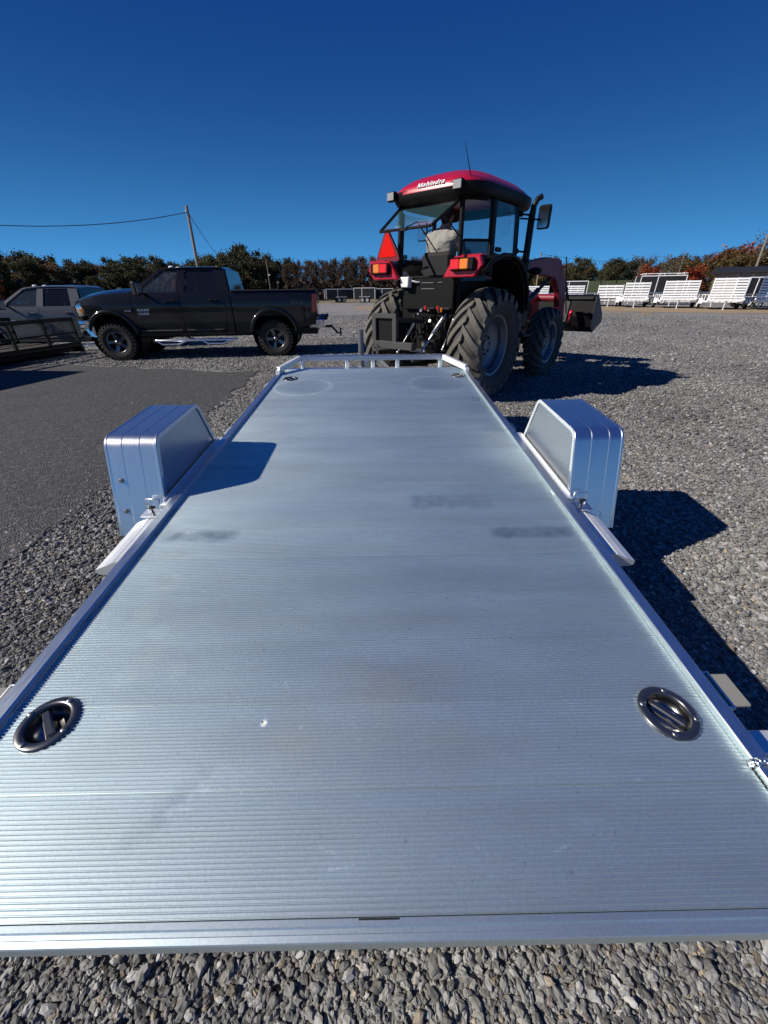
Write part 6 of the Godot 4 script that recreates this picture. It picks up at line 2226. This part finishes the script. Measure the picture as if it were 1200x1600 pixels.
	for k in 44:
		mb = MB.new()
		var v := r.randf_range(0.75, 1.25)
		var c := Color(0.30, 0.235, 0.20) * v
		mb.col = Color(c.r, c.g, c.b)
		mb.box(Vector3(-4.2 + k * 0.21, 1.30 + r.randf_range(-0.02, 0.02), 2.5 + r.randf_range(0.0, 0.012)), Vector3(0.195, 2.6, 0.03), 0.004)
		put(t, "board", mb, M.painted)
	for k in 22:
		mb = MB.new()
		var v := r.randf_range(0.75, 1.2)
		var c := Color(0.26, 0.21, 0.18) * v
		mb.col = Color(c.r, c.g, c.b)
		mb.box(Vector3(-4.3, 1.30, 2.38 - k * 0.21), Vector3(0.03, 2.6, 0.195), 0.004)
		put(t, "board", mb, M.painted)
	mb = MB.new()
	mb.extrude([Vector2(3.0, 2.62), Vector2(3.0, 2.72), Vector2(0.2, 3.22), Vector2(-2.6, 2.72), Vector2(-2.6, 2.62)], -4.75, 5.6, Transform3D(Basis(Vector3(0, 0, 1), Vector3(0, 1, 0), Vector3(1, 0, 0)), Vector3.ZERO), 0.02)
	put(t, "roof", mb, M.trim_black)
	# tan dry grass strip under the trailers and a patch by the lane
	var dirt := pebble_mat("dry_grass", [Color(0.30, 0.22, 0.12), Color(0.36, 0.27, 0.15), Color(0.24, 0.17, 0.10), Color(0.42, 0.33, 0.20)], 0.5, 1.0)
	var nz := fnl(FastNoiseLite.TYPE_SIMPLEX_SMOOTH, 0.25, 41, 4)
	for e in [[21.5, 47.0, 33.5, 43.0, "dry_grass_strip", "tan strip of dry grass under the slatted trailers"], [27.2, 32.2, 30.6, 31.8, "dry_grass_patch", "pale tan patch of dry grass before the bucket"], [-3.4, 1.6, 40.0, 47.0, "bare_earth", "brown bare earth by the lane behind the tractor"]]:
		var poly := []
		for k in 25:
			var az: float = lerpf(e[0], e[1], k / 24.0)
			var p := polar(az, e[2] + nz.get_noise_2d(az * 3.0, 2.0) * 1.4)
			poly.append(Vector2(p.x, p.z))
		for k in 25:
			var az: float = lerpf(e[1], e[0], k / 24.0)
			var p := polar(az, e[3] + nz.get_noise_2d(az * 3.0, 12.0) * 1.6)
			poly.append(Vector2(p.x, p.z))
		mb = MB.new()
		mb.panel(poly, Vector2(2, 2), func(q): return Vector3(q.x, 0.008 + (0.004 if e[0] == 27.2 else 0.0), q.y), Vector3.UP)
		var o := put(self, e[4], mb, dirt)
		structure(o)
		tag(o, e[5], "")
	# heap of straw
	var hp := polar(0.2, 36.0)
	t = thing("straw_heap", "small tan straw heap on the gravel left of the tractor", "heap", at(hp.x, 0, hp.z))
	mb = MB.new()
	for k in 500:
		var p := Vector3(r.randfn(0, 0.55), 0, r.randfn(0, 0.35))
		p.y = 0.34 * exp(-p.x * p.x * 1.4 - p.z * p.z * 3.0) * r.randf()
		var d := Vector3(r.randfn(), r.randfn(0, 0.3), r.randfn()).normalized() * 0.22
		var v := r.randf_range(0.7, 1.2)
		mb.col = Color(0.42 * v, 0.29 * v, 0.13 * v)
		var n := d.cross(Vector3.UP).normalized() * 0.02
		mb.quad(p - d - n, p - d + n, p + d + n, p + d - n, Vector3.UP)
	var sh := put(t, "straw", mb, M.painted)
	sh.set_meta("kind", "stuff")
